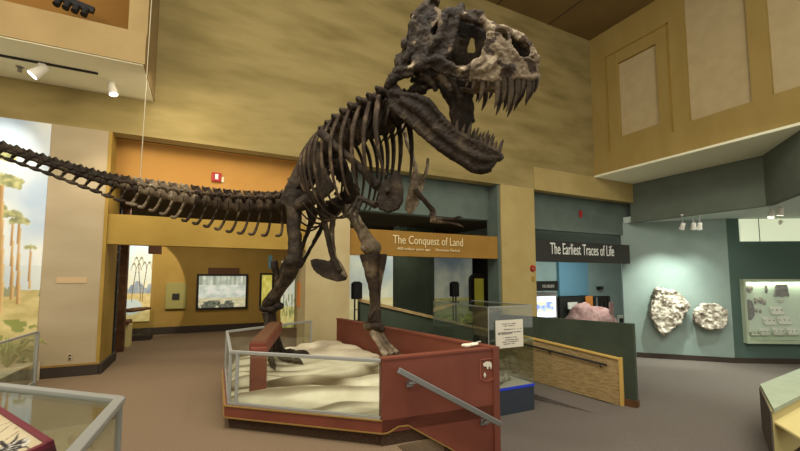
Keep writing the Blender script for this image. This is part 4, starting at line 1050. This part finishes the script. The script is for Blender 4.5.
# upper teeth: (px, py) of root and tip
ut = [((482, 79), (478, 103), .19), ((489, 79), (486, 91), .18), ((496, 78), (494, 109), .16), ((503, 78), (502, 104), .15), ((510, 78), (506, 112), .135), ((517, 77), (513, 106), .12), ((523, 77), (518, 99), .10), ((528, 77), (525, 102), .08), ((532, 77), (529, 97), .055), ((535.5, 76), (534, 92), .025)]
for (b, t, w) in ut:
    for m in (lambda p: p, mir):
        bb = m(sk(b[0], b[1]-2, w)); tt = m(sk(t[0], t[1], w*.85)); L_ = (tt-bb).length
        tooth(bb, tt, .016+.055*L_, ax*.09*L_, skull)
for (b, t, w) in (((474, 80), (471, 91), .21), ((467, 80), (465, 88), .22)):
    for m in (lambda p: p, mir):
        bb = m(sk(*b, w)); tt = m(sk(*t, w)); tooth(bb, tt, .020, ax*.01, skull)
# ---- lower jaw
bm = B()
def jaw_side(m):
    T = lambda *p, **k: skt(bm, p, m, **k)
    skp(bm, [(388, 86, .27), (398, 85, .27), (404, 92, .27), (418, 93, .26), (429, 98, .25), (438, 110, .22), (446, 120, .20), (456, 131, .17), (450, 150, .17), (436, 146, .20), (424, 137, .23), (412, 126, .25), (399, 117, .27), (388, 102, .28)], m, .055)
    skp(bm, [(456, 131, .17), (470, 139, .14), (484, 145, .10), (496, 151, .05), (500, 154, .03), (494, 165, .03), (486, 171, .05), (474, 171, .09), (462, 163, .13), (450, 150, .17)], m, .07)
    T((390, 92, .28, .045), (403, 95, .27, .04), (417, 97, .26, .04), (430, 104, .24, .04), (440, 116, .21, .04), (454, 131, .175, .036), (470, 140, .14, .036), (486, 147, .09, .036), (499, 153, .03, .036))
    T((391, 106, .27, .045), (408, 119, .255, .045), (423, 134, .23, .042), (438, 146, .20, .042), (452, 154, .16, .045), (466, 164, .12, .048), (478, 169, .08, .05), (490, 167, .035, .045))
    T((400, 100, .28, .05), (420, 112, .26, .055), (440, 132, .215, .05), (460, 148, .165, .045), (480, 158, .10, .05), (494, 158, .03, .05))
jaw_side(lambda p: p); jaw_side(mir)
skt(bm, [(497, 157, -.03, .05), (499, 157, 0, .055), (497, 157, .03, .05)], lambda p: p)
skt(bm, [(482, 169, -.06, .045), (486, 169, 0, .05), (482, 169, .06, .045)], lambda p: p)
me = voxel(bm, .0125, .010, 8, 2, seed=4)
nrm = [v.normal.copy() for v in me.vertices]
for v, n in zip(me.vertices, nrm): v.co += n*.005*noise.fractal(v.co*32, 1., 2., 3)
jaw = obj('lower_jaw', me, 'bone_dark', rex, smooth=True)
lt = [((457, 131), (458, 119), .17), ((463, 134), (465, 124), .155), ((469, 137), (472, 122), .14), ((475, 140), (479, 127), .12), ((480, 143), (485, 131), .105), ((485, 146), (489, 130), .09), ((489, 148), (494, 133), .07), ((493, 150), (497, 140), .05), ((498, 152), (503.5, 139), .03)]
for (b, t, w) in lt:
    for m in (lambda p: p, mir):
        bb = m(sk(b[0]-.5, b[1]+3, w)); tt = m(sk(*t, w)); L_ = (tt-bb).length
        tooth(bb, tt, .014+.06*L_, -ax*.05*L_, jaw)
# tall coronoid and cheek bones hanging between the jaws on the far side
bm = B()
for m in (lambda p: p, mir):
    skt(bm, [(436, 78, .17, .05), (444, 90, .16, .06), (450, 104, .15, .045), (452, 118, .14, .035), (456, 134, .14, .03)] if m is mir else [(424, 74, .22, .04), (432, 84, .20, .045), (436, 92, .18, .03)], m)
    skt(bm, [(446, 76, .15, .04), (455, 88, .14, .045), (462, 98, .13, .035)], m)
skt(bm, [(450, 84, -.12, .05), (458, 98, -.13, .055), (459, 112, -.14, .045), (458, 126, -.15, .04)], lambda p: p)
skp(bm, [(437, 87, -.10), (447, 80, -.10), (472, 83, -.10), (472, 100, -.12), (473, 118, -.14), (468, 134, -.15), (453, 132, -.15), (453, 112, -.13), (447, 97, -.11)], lambda p: p, .045)
skt(bm, [(438, 84, -.10, .035), (447, 94, -.11, .04), (453, 108, -.12, .04), (455, 130, -.14, .045)], lambda p: p)
skt(bm, [(470, 82, -.10, .035), (471, 100, -.12, .03), (472, 122, -.14, .03)], lambda p: p)
obj('palate', voxel(bm, .015, .02, 9, 1, seed=6), 'bone_dark', rex, smooth=True)

# ---- spine
def curve_pts(lst, n_sub=12):
    P = cr([(Vector(p), 1.) for p in lst], n_sub); return [p for p, _ in P]
class Path:
    def __init__(s, pts):
        s.p = curve_pts(pts); s.s = [0.]
        for a, b in zip(s.p, s.p[1:]): s.s.append(s.s[-1]+(b-a).length)
        s.L = s.s[-1]
    def at(s, d):
        d = max(0, min(s.L, d)); i = 0
        while i < len(s.s)-2 and s.s[i+1] < d: i += 1
        k = (d-s.s[i])/max(1e-9, s.s[i+1]-s.s[i]); a, b = s.p[i], s.p[i+1]
        i0 = max(0, i-3); i1 = min(len(s.p)-1, i+4)
        return a+(b-a)*k, (s.p[i1]-s.p[i0]).normalized()
    def near(s, px):
        """arc length where the path crosses image column px (tail only)"""
        best = min(range(len(s.p)), key=lambda i: abs(proj_x(s.p[i])-px)); return s.s[best]
def proj_x(p):
    x, y, z = p.x, p.y, p.z-H
    r = x*cy-y*sy; f = x*sy+y*cy; return CX+F*r/(f*cp+z*sp)
def frame(t):
    r = t.cross(UP).normalized(); n = r.cross(t).normalized(); return r, n
tail = Path([D(*q) for q in ((-80, 124, 4.75), (0, 148.5, 5.0), (50, 164.5, 5.15), (110, 183, 5.35), (160, 193.5, 5.6), (210, 202, 5.85), (250, 206, 6.05), (285, 204, 6.2), (305, 190, 6.15))])
def vertebra(name, o, t, L_, rc, hs, wt, hc, back, par, m='bone', spine_w=None):
    """rc centrum radius, hs neural spine height, wt side process width, hc chevron length, back = -t sweep"""
    r, n = frame(t); bm = B()
    tube(bm, [(o-t*L_*.46, rc), (o-t*L_*.30, rc*.86), (o, rc*.70), (o+t*L_*.30, rc*.86), (o+t*L_*.46, rc)], sides=10, sub=1)
    if hs > .01:
        sw = spine_w or L_*.40
        a = o+n*rc*.6; b = o+n*(rc+hs)-t*back
        tube(bm, [(a, sw), ((a+b)/2, sw*.8), (b-n*hs*.12, sw*.95), (b, sw*1.05), (b+n*.01, sw*.5)], sides=8, sub=2, flat=.36, ref=t)
        # zygapophyses
        for s in (1, -1):
            tube(bm, [(o+n*rc*.9+r*s*rc*.4, rc*.22), (o+n*rc*1.15+r*s*rc*.5+t*L_*.62*1, rc*.16)], sides=6, sub=1)
    if wt > .01:
        for s in (1, -1):
            tube(bm, [(o+n*rc*.45, rc*.40), (o+n*rc*.55+r*s*(rc+wt*.5)-t*back*.2, rc*.26), (o+n*rc*.5+r*s*(rc+wt)-t*back*.5, rc*.30), (o+n*rc*.48+r*s*(rc+wt*1.03)-t*back*.5, rc*.1)], sides=7, sub=2, flat=.6, ref=n)
    v = obj(name, bm, m, par, smooth=True)
    if hc > .01:
        a = o-n*rc*.7-t*L_*.45; b = o-n*(rc+hc)-t*(L_*.45+hc*.36)
        bm = B(); k = max(.019, hc*.066)
        for s in (1, -1): tube(bm, [(a+r*s*rc*.45, k*.8), (a*.55+b*.45+r*s*.006, k*.85)], sides=6, sub=1)
        tube(bm, [(a*.6+b*.4, k*.95), (a*.3+b*.7, k), (b-t*.03*(hc/.4), k*1.25), (b+n*.004-t*(.02+.20*hc), k*1.2), (b+n*.012-t*(.03+.24*hc), k*.5)], sides=8, sub=2)
        if hc < .15: tube(bm, [(b+t*L_*.50, k*.8), (b-n*.004, k*1.5), (b-t*L_*.50, k*.9)], sides=8, sub=2)
        obj('chevron', bm, m, rex, smooth=True)
    return v
def interp(tab, x):
    for (x0, *a), (x1, *b) in zip(tab, tab[1:]):
        if x <= x1:
            k = (x-x0)/(x1-x0); k = max(0, k); return [p+(q-p)*k for p, q in zip(a, b)]
    return list(tab[-1][1:])
# px column: spacing, centrum r, spine height, side width, chevron length
TT = [(-80, .155, .040, .030, .02, .035), (0, .150, .036, .030, .03, .055), (60, .148, .044, .036, .05, .075), (110, .145, .058, .055, .08, .10), (160, .145, .088, .08, .17, .16), (205, .15, .115, .085, .22, .22), (250, .15, .135, .09, .22, .28), (285, .15, .14, .09, .18, .31), (300, .15, .14, .08, .12, .0)]
s_ = 0.
k = 0
while s_ < tail.L:
    o, t = tail.at(s_); px = proj_x(o)
    sp_, rc, hs, wt, hc = interp(TT, px)
    pale = 138 < px < 200  # light on this stretch of tail is put into paler bone
    vertebra('tail_vertebra', o, t, sp_, rc, hs, wt, hc, sp_*.75, rex, 'bone_pale' if pale else ('bone_dark' if px < 110 else 'bone'))
    s_ += sp_; k += 1
# rod that carries the tail
bm = B(); tube(bm, [(tail.at(q)[0]-UP*.005, .018) for q in [tail.L*i/20 for i in range(20)]], sides=6, sub=1)
obj('support_rod', bm, 'black_metal', rex, smooth=True)
# back and neck
back = Path([D(*q) for q in ((296, 188, 6.15), (312, 170, 5.95), (326, 153, 5.7), (341, 141, 5.45), (357, 130, 5.2), (374, 121, 4.98), (390, 113, 4.8), (404, 103, 4.66))])
nv = 15; dv = back.L/nv
for i in range(nv):
    o, t = back.at(dv*(i+.5)); f = i/(nv-1)
    hs = .0 if f < .2 else (.09 if f < .75 else .05); wt = .03 if f < .45 else .15
    vertebra('back_vertebra' if f < .68 else 'neck_vertebra', o, t, dv, (.13+.10*f if f < .9 else .2), hs, wt, 0, .03, rex, 'bone' if i in (8, 10) else 'bone_dark', spine_w=.06)
# ribs: barrel round the chest
nr = 11
for i in range(nr):
    f = i/(nr-1); o, t = back.at(back.L*(.27+.66*f)); r, n = frame(t)
    dn = (n*.75+UP*.25).normalized()
    Wd = (.36+.12*math.sin(math.pi*min(1, f*1.15)))*(1-.12*f)
    Hh = [.60, .74, .86, .94, 1.0, 1.02, 1.0, .98, .95, .92, .86][i]
    k_ = .026+.016*f
    for s in (1, -1):
        pts = [(o+n*(.12+.07*f)+r*s*.08, k_), (o+n*(.17+.07*f)+r*s*Wd*.50, k_*1.1), (o-dn*.08*Hh+r*s*Wd*.95-t*.02, k_*1.05), (o-dn*.38*Hh+r*s*Wd*1.08-t*.05, k_*.9), (o-dn*.70*Hh+r*s*Wd*.98-t*.08, .024), (o-dn*.92*Hh+r*s*Wd*.80-t*.10, .019), (o-dn*Hh+r*s*Wd*.66-t*.10, .013)]
        bm = B(); tube(bm, pts, sides=8, sub=4, flat=.6, ref=t)
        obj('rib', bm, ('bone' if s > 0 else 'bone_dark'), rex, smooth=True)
# short neck ribs
for i in range(4):
    o, t = back.at(back.L*(.84+.04*i)); r, n = frame(t)
    for s in (1, -1):
        bm = B(); tube(bm, [(o+r*s*.14, .026), (o+r*s*.18-n*.12-t*.05, .02), (o+r*s*.15-n*.24-t*.16, .010)], sides=7, sub=3)
        obj('neck_rib', bm, 'bone_dark', rex, smooth=True)
# belly ribs
for i in range(6):
    f = i/5; o, t = back.at(back.L*(.16+.36*f)); r, n = frame(t); c = o-UP*(.86+.22*f)-t*.1
    bm = B(); tube(bm, [(c+r*.36+UP*.22, .010), (c+r*.2+UP*.06, .014), (c, .016), (c-r*.2+UP*.06, .014), (c-r*.36+UP*.22, .010)], sides=6, sub=3); obj('belly_rib', bm, 'bone', rex, smooth=True)

def bone(name, build, m='bone', vs=.016, amp=.010, sc=9, seed=0):
    bm = B(); build(bm); return obj(name, voxel(bm, vs, amp, sc, 2, seed), m, rex, smooth=True)
def pl(bm, pix, off): plate(bm, [D(*q) for q in pix], off)
def tb(bm, pix, **k): tube(bm, [(D(x, y, d), r) for x, y, d, r in pix], **k)
ho, ht = back.at(.15); hr_, hn = frame(ht)
# ---- pelvis
def ilium(dx, dd, sgn, nm, mm):
    off = hr_*.05
    P = [(281, 202), (287, 188), (296, 170), (303, 152), (309, 143.5), (316, 144), (321, 158), (327, 176), (333, 188), (326, 196), (314, 197), (304, 205), (292, 208)]
    def f(bm):
        pts = [D(x, y, 5.72-(.012*(x-300) if x > 300 else 0)) for x, y in P]
        if sgn < 0: pts = [p-hr_*.55 for p in pts]
        plate(bm, pts, off)
        e = pts+[pts[0]]
        for a, b in zip(e, e[1:]): tube(bm, [(a, .035), (b, .035)], sides=6, sub=1)
        tube(bm, [(pts[10]-hr_*.02*sgn, .10), (pts[11]+hr_*.06*sgn, .11), (pts[12], .09)], sides=8, sub=2)
    bone(nm, f, mm, .02, .014, 6, seed=sgn)
ilium(0, 0, 1, 'ilium', 'bone_dark'); ilium(0, 0, -1, 'ilium', 'bone_dark')
# sacrum
bone('sacrum', lambda bm: tube(bm, [(back.at(0)[0]-UP*.05, .15), (back.at(.2)[0]-UP*.03, .17), (back.at(.55)[0], .13)], sides=10), 'bone_dark', .02, .02, 7)
# pubis: two shafts ending in the boot
bone('pubis', lambda bm: (tb(bm, [(319, 196, 5.85, .085), (323, 214, 5.82, .055), (328, 238, 5.78, .045), (333, 258, 5.74, .045), (340, 272, 5.70, .055)]),
                          pl(bm, [(311, 260, 5.75), (317, 258.5, 5.74), (328, 261, 5.74), (338, 270, 5.72), (346, 277, 5.70), (346, 280, 5.70), (338, 281.5, 5.72), (324, 277.5, 5.74), (314, 270, 5.75)], hr_*.07)), 'bone_dark', .016, .008, 9)
bone('pubis', lambda bm: tb(bm, [(335, 200, 6.3, .085), (333, 216, 6.2, .055), (332, 236, 6.05, .045), (334, 256, 5.9, .045), (341, 270, 5.76, .055), (346, 278, 5.72, .04)]), 'bone_pale', .016, .010, 9, 3)
# ischium curving down and back
for sgn, mm in ((1, 'bone_dark'), (-1, 'bone_dark')):
    def f(bm, sgn=sgn):
        P = [(D(308, 204, 5.95), .085), (D(311, 216, 5.95), .05), (D(309, 228, 5.98), .038), (D(304, 242, 6.02), .034), (D(299, 256, 6.06), .032), (D(295, 266, 6.1), .036)]
        if sgn < 0: P = [(p-hr_*.35*(1-i/7), r) for i, (p, r) in enumerate(P)]
        tube(bm, P, sides=8)
        if sgn > 0: tube(bm, [(D(316, 210, 5.95), .05), (D(313, 222, 5.95), .035), (D(309, 228, 5.97), .03)], sides=8)
    bone('ischium', f, mm, .016, .008, 9, seed=sgn)
# ---- hind legs
def femur(P, nm='femur', m='bone', seed=0):
    def f(bm):
        pts = [(D(*q[:3]), q[3]) for q in P]; tube(bm, pts, sides=10)
        a, b = pts[0][0], pts[-1][0]; v = (b-a).normalized()
        blob(bm, a-hr_*.06, pts[0][1]*1.15, 2)
        s = v.cross(ht).normalized()
        for q in (-1, 1): blob(bm, b+s*.065*q, pts[-1][1]*.95, 2)
    bone(nm, f, m, .018, .016, 7, seed)
# rear (right) leg
femur([(292.5, 196, 5.72, .14), (294, 208, 5.70, .125), (294, 226, 5.66, .105), (295, 244, 5.62, .10), (295, 254, 5.60, .105), (294, 262, 5.58, .10)], m='bone_dark', seed=1)
bone('tibia', lambda bm: (tb(bm, [(297, 256, 5.62, .10), (292, 267, 5.66, .125), (286, 279, 5.74, .105), (278, 291, 5.82, .095), (271, 301, 5.90, .10), (266, 306, 5.93, .09)]),
                          tb(bm, [(292, 262, 5.6, .08), (285, 266, 5.66, .07), (282, 276, 5.72, .04)])), 'bone_dark', .017, .014, 8, 2)
bone('fibula', lambda bm: tb(bm, [(274, 260, 5.72, .05), (275, 268, 5.74, .055), (277, 280, 5.76, .034), (275, 292, 5.82, .028), (277, 302, 5.86, .045), (279, 306, 5.88, .045)]), 'bone_dark', .014, .008, 9)
bone('ankle', lambda bm: (blob(bm, D(266, 308, 5.93), (.10, .09, .07)), blob(bm, D(272, 309, 5.9), (.10, .09, .065)), blob(bm, D(279, 306, 5.88), (.08, .07, .06))), 'bone_dark', .016, .012, 10)
def metatarsal(P, seed, m='bone_dark'): bone('metatarsal', lambda bm: tube(bm, [(p, r) for p, r in P], sides=9), m, .014, .008, 10, seed)
def foot(ank, ankr, ball, dirs, m, mt_m, seed):
    """three metatarsals from the ankle to the ball of the foot, then toes of three to four bones and a claw"""
    side = (dirs[0]-dirs[-1]).normalized()
    for i, q in enumerate((1, 0, -1)):
        a = ank+side*.055*q; b = ball+side*.10*q
        metatarsal([(a, .062), (a*.7+b*.3, .044), (a*.35+b*.65, .044), (b+UP*.02, .062)], seed+i, mt_m)
    for i, dv_ in enumerate(dirs):
        p = ball+side*.10*(1-i); n_ = 3 if i == 1 else 2
        for j in range(n_):
            L_ = (.17, .135, .11)[j]; q = p+dv_*L_
            q.z = sandz(q.x, q.y)+.055-.006*j; r = .052-.007*j
            bm = B(); tube(bm, [(p, r*.9), (p*.8+q*.2, r), (p*.5+q*.5, r*.66), (p*.15+q*.85, r), (q, r*.85)], sides=8, sub=2); obj('toe_bone', bm, m, rex, smooth=True); p = q
        q = p+dv_*.15; q.z = sandz(q.x, q.y)+.01
        bm = B(); tube(bm, [(p, .045), ((p+q)/2+UP*.025, .036), (q, .006)], sides=8, sub=3, flat=.7); obj('toe_claw', bm, m, rex, smooth=True)
fd = W(.88, -.47, 0).normalized()
def rot(v, a): return Matrix.Rotation(math.radians(a), 3, 'Z') @ v
rb = D(275, 341, 5.9); rb.z = sandz(rb.x, rb.y)+.10
foot(D(269, 312, 5.92), .1, rb, [rot(fd, -34), rot(fd, -2), rot(fd, 30)], 'bone_dark', 'bone_dark', 20)
# front (left) leg
femur([(340, 200, 6.30, .13), (347, 208, 6.22, .11), (354, 218, 6.12, .095), (362, 231, 5.98, .095), (368, 241, 5.88, .115), (371, 247, 5.84, .12)], m='bone_pale', seed=4)
bone('tibia', lambda bm: (tb(bm, [(373, 252, 5.84, .115), (373, 262, 5.84, .115), (374, 280, 5.84, .098), (375, 298, 5.85, .088), (375, 314, 5.86, .09), (374, 322, 5.86, .105)]),
                          tb(bm, [(365, 254, 5.78, .08), (367, 268, 5.78, .06), (370, 284, 5.80, .035)])), 'bone', .018, .015, 7, 5)
bone('fibula', lambda bm: tb(bm, [(383, 254, 5.78, .065), (382, 266, 5.78, .05), (380, 284, 5.8, .028), (378, 302, 5.8, .026), (369, 318, 5.78, .045)]), 'bone', .014, .008, 9, 6)
bone('ankle', lambda bm: (blob(bm, D(369, 326, 5.84), (.10, .09, .07)), blob(bm, D(376, 326, 5.82), (.11, .10, .075)), blob(bm, D(381, 329, 5.82), (.07, .06, .05))), 'bone', .016, .014, 10)
lb_ = D(392, 354, 5.72); lb_.z = sandz(lb_.x, lb_.y)+.10
fl = W(.72, -.69, 0).normalized()
foot(D(375, 331, 5.84), .1, lb_, [rot(fl, -30), rot(fl, -2), rot(fl, 26)], 'bone', 'bone_pale', 30)
# ---- shoulder girdle and arms
bone('shoulder_blade', lambda bm: (tb(bm, [(320, 132, 4.95, .06), (328, 139, 4.90, .06), (338, 148, 4.84, .05), (352, 160, 4.80, .05), (366, 174, 4.78, .055), (378, 186, 4.78, .075)], flat=.55),
                                   pl(bm, [(374, 184, 4.82), (384, 181, 4.79), (392, 176, 4.77), (397, 170, 4.76), (401, 176, 4.75), (403, 188, 4.74), (404, 200, 4.74), (398, 210, 4.75), (388, 213, 4.77), (379, 210, 4.79), (377, 204, 4.80), (380, 196, 4.80)], W(-.35, -.9, 0)*.06),
                                   blob(bm, D(387, 191, 4.72), .035)), 'bone_dark', .015, .010, 8, 7)
bone('shoulder_blade', lambda bm: (tb(bm, [(398, 112, 5.4, .035), (404, 130, 5.4, .035), (410, 150, 5.4, .04), (416, 168, 5.38, .045), (414, 180, 5.36, .06)], flat=.55),
                                   pl(bm, [(412, 178, 5.36), (420, 174, 5.36), (425, 180, 5.34), (422, 192, 5.33), (416, 208, 5.32), (409, 215, 5.32), (405, 208, 5.33), (408, 192, 5.35)], W(-.35, -.9, 0)*.07)), 'bone_pale', .015, .014, 8, 8)
bone('collar_bone', lambda bm: tb(bm, [(428, 158, 5.30, .022), (427, 168, 5.30, .028), (424, 178, 5.30, .026), (420, 184, 5.31, .02)]), 'bone_pale', .012, .005, 10)
def limb(nm, P, m, seed=0): bone(nm, lambda bm: tb(bm, P), m, .011, .006, 12, seed)
# far (left) arm reaching forward
limb('humerus', [(415, 190, 5.26, .050), (419, 195, 5.22, .040), (424, 200, 5.16, .034), (429, 206, 5.10, .036), (433, 211, 5.06, .044)], 'bone')
limb('forearm', [(433, 211, 5.06, .040), (434, 215, 5.04, .028), (434, 220, 5.02, .034)], 'bone')
limb('forearm', [(431, 213, 5.04, .032), (432, 218, 5.02, .024), (432, 223, 5.01, .032)], 'bone', 2)
limb('wrist', [(432, 221, 5.02, .040), (437, 220.5, 5.0, .038)], 'bone', 3)
limb('finger', [(437, 219, 5.0, .026), (445, 219, 4.97, .02), (446.5, 219, 4.97, .024), (453, 219.5, 4.94, .018), (454, 219, 4.94, .022), (459, 217, 4.92, .018), (463, 217.5, 4.90, .006)], 'bone')
limb('finger', [(437, 222, 5.0, .028), (445, 222.5, 4.97, .02), (446.5, 222.5, 4.97, .024), (454, 223.5, 4.93, .018), (455, 224, 4.93, .021), (459, 225, 4.91, .018), (464, 227.5, 4.89, .006)], 'bone', 2)
# near (right) arm, folded back under the chest
limb('humerus', [(376, 205, 4.74, .050), (370, 203, 4.78, .038), (364, 200, 4.82, .034), (359, 197, 4.86, .042)], 'bone_dark')
limb('forearm', [(359, 197, 4.86, .036), (356, 203, 4.84, .026), (354, 208, 4.82, .030)], 'bone_dark')
limb('forearm', [(362, 199, 4.84, .03), (360, 205, 4.82, .022), (358, 210, 4.80, .028)], 'bone_dark', 2)
limb('finger', [(354, 208, 4.82, .026), (352, 213, 4.80, .02), (353, 219, 4.79, .018), (355, 224, 4.78, .006)], 'bone_dark')
limb('finger', [(358, 210, 4.80, .026), (357, 215, 4.78, .02), (358, 221, 4.77, .018), (361, 226, 4.76, .006)], 'bone_dark', 2)
# ---- wires
for (q, top, lb__) in ((D(141, 178, 5.5), (aY(146, 128, 7.0)), 'thin suspension cable holding up the middle of the tail'),):
    tq = tail.at(tail.near(141))[0]
    bm = B(); tube(bm, [(tq+UP*.10, .006), (Vector((tq.x+.05, tq.y+.05, 9.35)), .006)], sides=6, sub=1)
    tag(obj('suspension_cable', bm, 'cable', at=tq), lb__, 'cable')
# ================================================================ LIGHT
def area(name, loc, aim, size, power, col, size2=None):
    l = bpy.data.lights.new(name, 'AREA'); l.energy = power; l.color = col; l.size = size
    if size2: l.shape = 'RECTANGLE'; l.size_y = size2
    o = bpy.data.objects.new(name, l); COL.objects.link(o); o.location = loc
    o.rotation_euler = (Vector(aim)-Vector(loc)).to_track_quat('-Z', 'Y').to_euler()
def spotl(name, loc, aim, power, col, ang=60, blend=.5, r=.05):
    l = bpy.data.lights.new(name, 'SPOT'); l.energy = power; l.color = col; l.spot_size = math.radians(ang); l.spot_blend = blend; l.shadow_soft_size = r
    o = bpy.data.objects.new(name, l); COL.objects.link(o); o.location = loc
    o.rotation_euler = (Vector(aim)-Vector(loc)).to_track_quat('-Z', 'Y').to_euler()
WARM = (1, .89, .72); NEUT = (1, .96, .87); COOL = (.92, 1, .95)
w = bpy.data.worlds.new('world'); S.world = w; w.use_nodes = True
w.node_tree.nodes['Background'].inputs[0].default_value = (1, .94, .82, 1); w.node_tree.nodes['Background'].inputs[1].default_value = .62
area('hall_ceiling_lamps', (1, 2.5, 9.0), (1.5, 4.5, 0), 5, 400, NEUT)
area('hall_left_lamps', (-3.5, 2.5, 5.5), (-2.5, 7.5, 2.2), 2.5, 130, WARM)
spotl('skeleton_spot', (-1.5, 2.0, 8.8), (1.6, 5.3, 2.2), 700, NEUT, 50, .5, .25)
spotl('skull_spot', (4.5, .8, 8.8), (2.3, 3.9, 3.6), 350, NEUT, 40, .5, .2)
for (p, a) in SP: spotl('track_lamp', p, a, 120, WARM, 75, .7, .05)
area('recess_fill', (.2, 8.46, 2.76), (.2, 8.72, 3.9), 3.0, 8, (1, .9, .7), .15)  # unseen fill light above the beam, added to brighten the orange wall
area('recess_fill_teal', (5, 8.46, 2.76), (5, 8.72, 3.9), 3.8, 3.5, (1, .97, .88), .15)  # added fill for the middle teal recess, no fixture there
area('recess_fill_teal_right', (10.6, 8.46, 2.74), (10.6, 8.72, 3.9), 3.8, 3.5, (1, .97, .88), .15)  # added fill for the right teal recess, likewise unseen
area('left_room_lamps', (-.2, 11.6, 3.35), (-.2, 12.2, 0), 2.5, 100, (1, .92, .76))
spotl('left_room_spot', (-1.3, 11.0, 3.2), (-1.75, 13.3, 1.5), 190, (1, .95, .8), 52, .08, .03)
area('left_beam_lamp', (-.3, 6.9, 4.7), (-.2, 8.4, 2.4), .6, 30, WARM)
area('middle_room_lamps', (5, 11, 3.3), (5, 12, 0), 1.5, 34, (1, .95, .8))
area('right_room_lamps', (14.5, 11.2, 3.05), (14.5, 12, 0), 3.5, 260, (.85, .98, 1))
spotl('slab_spot', SP2[0], R1+(R2-R1)*.25+Vector((0, 0, 1.55)), 420, COOL, 80, 1., .03)
spotl('slab_spot', SP2[2], R1+(R2-R1)*.6+Vector((0, 0, 1.55)), 160, COOL, 80, 1., .03)
spotl('alcove_spot', SP2[3], (11.5, 5.8, ZL), 330, COOL, 80, .6, .05)
spotl('alcove_spot', SP2[4], (13, 5.2, ZL), 330, COOL, 80, .6, .05)
area('alcove_lamps', (13.6, 5.6, 3.4), (14.5, 6.5, 0), 1.5, 12, COOL)
l0 = wp(uL+1.2, zt_-.03, .10); area('vitrine_lamp', l0, l0-Vector((0, 0, 1))-n23*.05, 2.2, 7, (.92, 1, .85), .1)
area('balcony_fill', (3.5, -1.5, 7.5), (11, 4.5, 5.8), 2, 150, NEUT)  # fill light added to brighten the balcony front, not a known fixture
area('lower_hall_lamps', (8.5, 2.0, 4.6), (8.5, 3.2, ZL), 3, 150, (1, .97, .88))
S.view_settings.view_transform = 'Standard'; S.view_settings.look = 'None'; S.view_settings.gamma = 1
S.view_settings.use_curve_mapping = False; S.view_settings.exposure = 0.45
S.cycles.max_bounces = 8; S.cycles.transparent_max_bounces = 16
S.cycles.use_denoising = True

spotl('vitrine_spot', SP2[5], wp(uL+.9, (zt_+zb_)/2, 0), 330, COOL, 60, .6, .04)
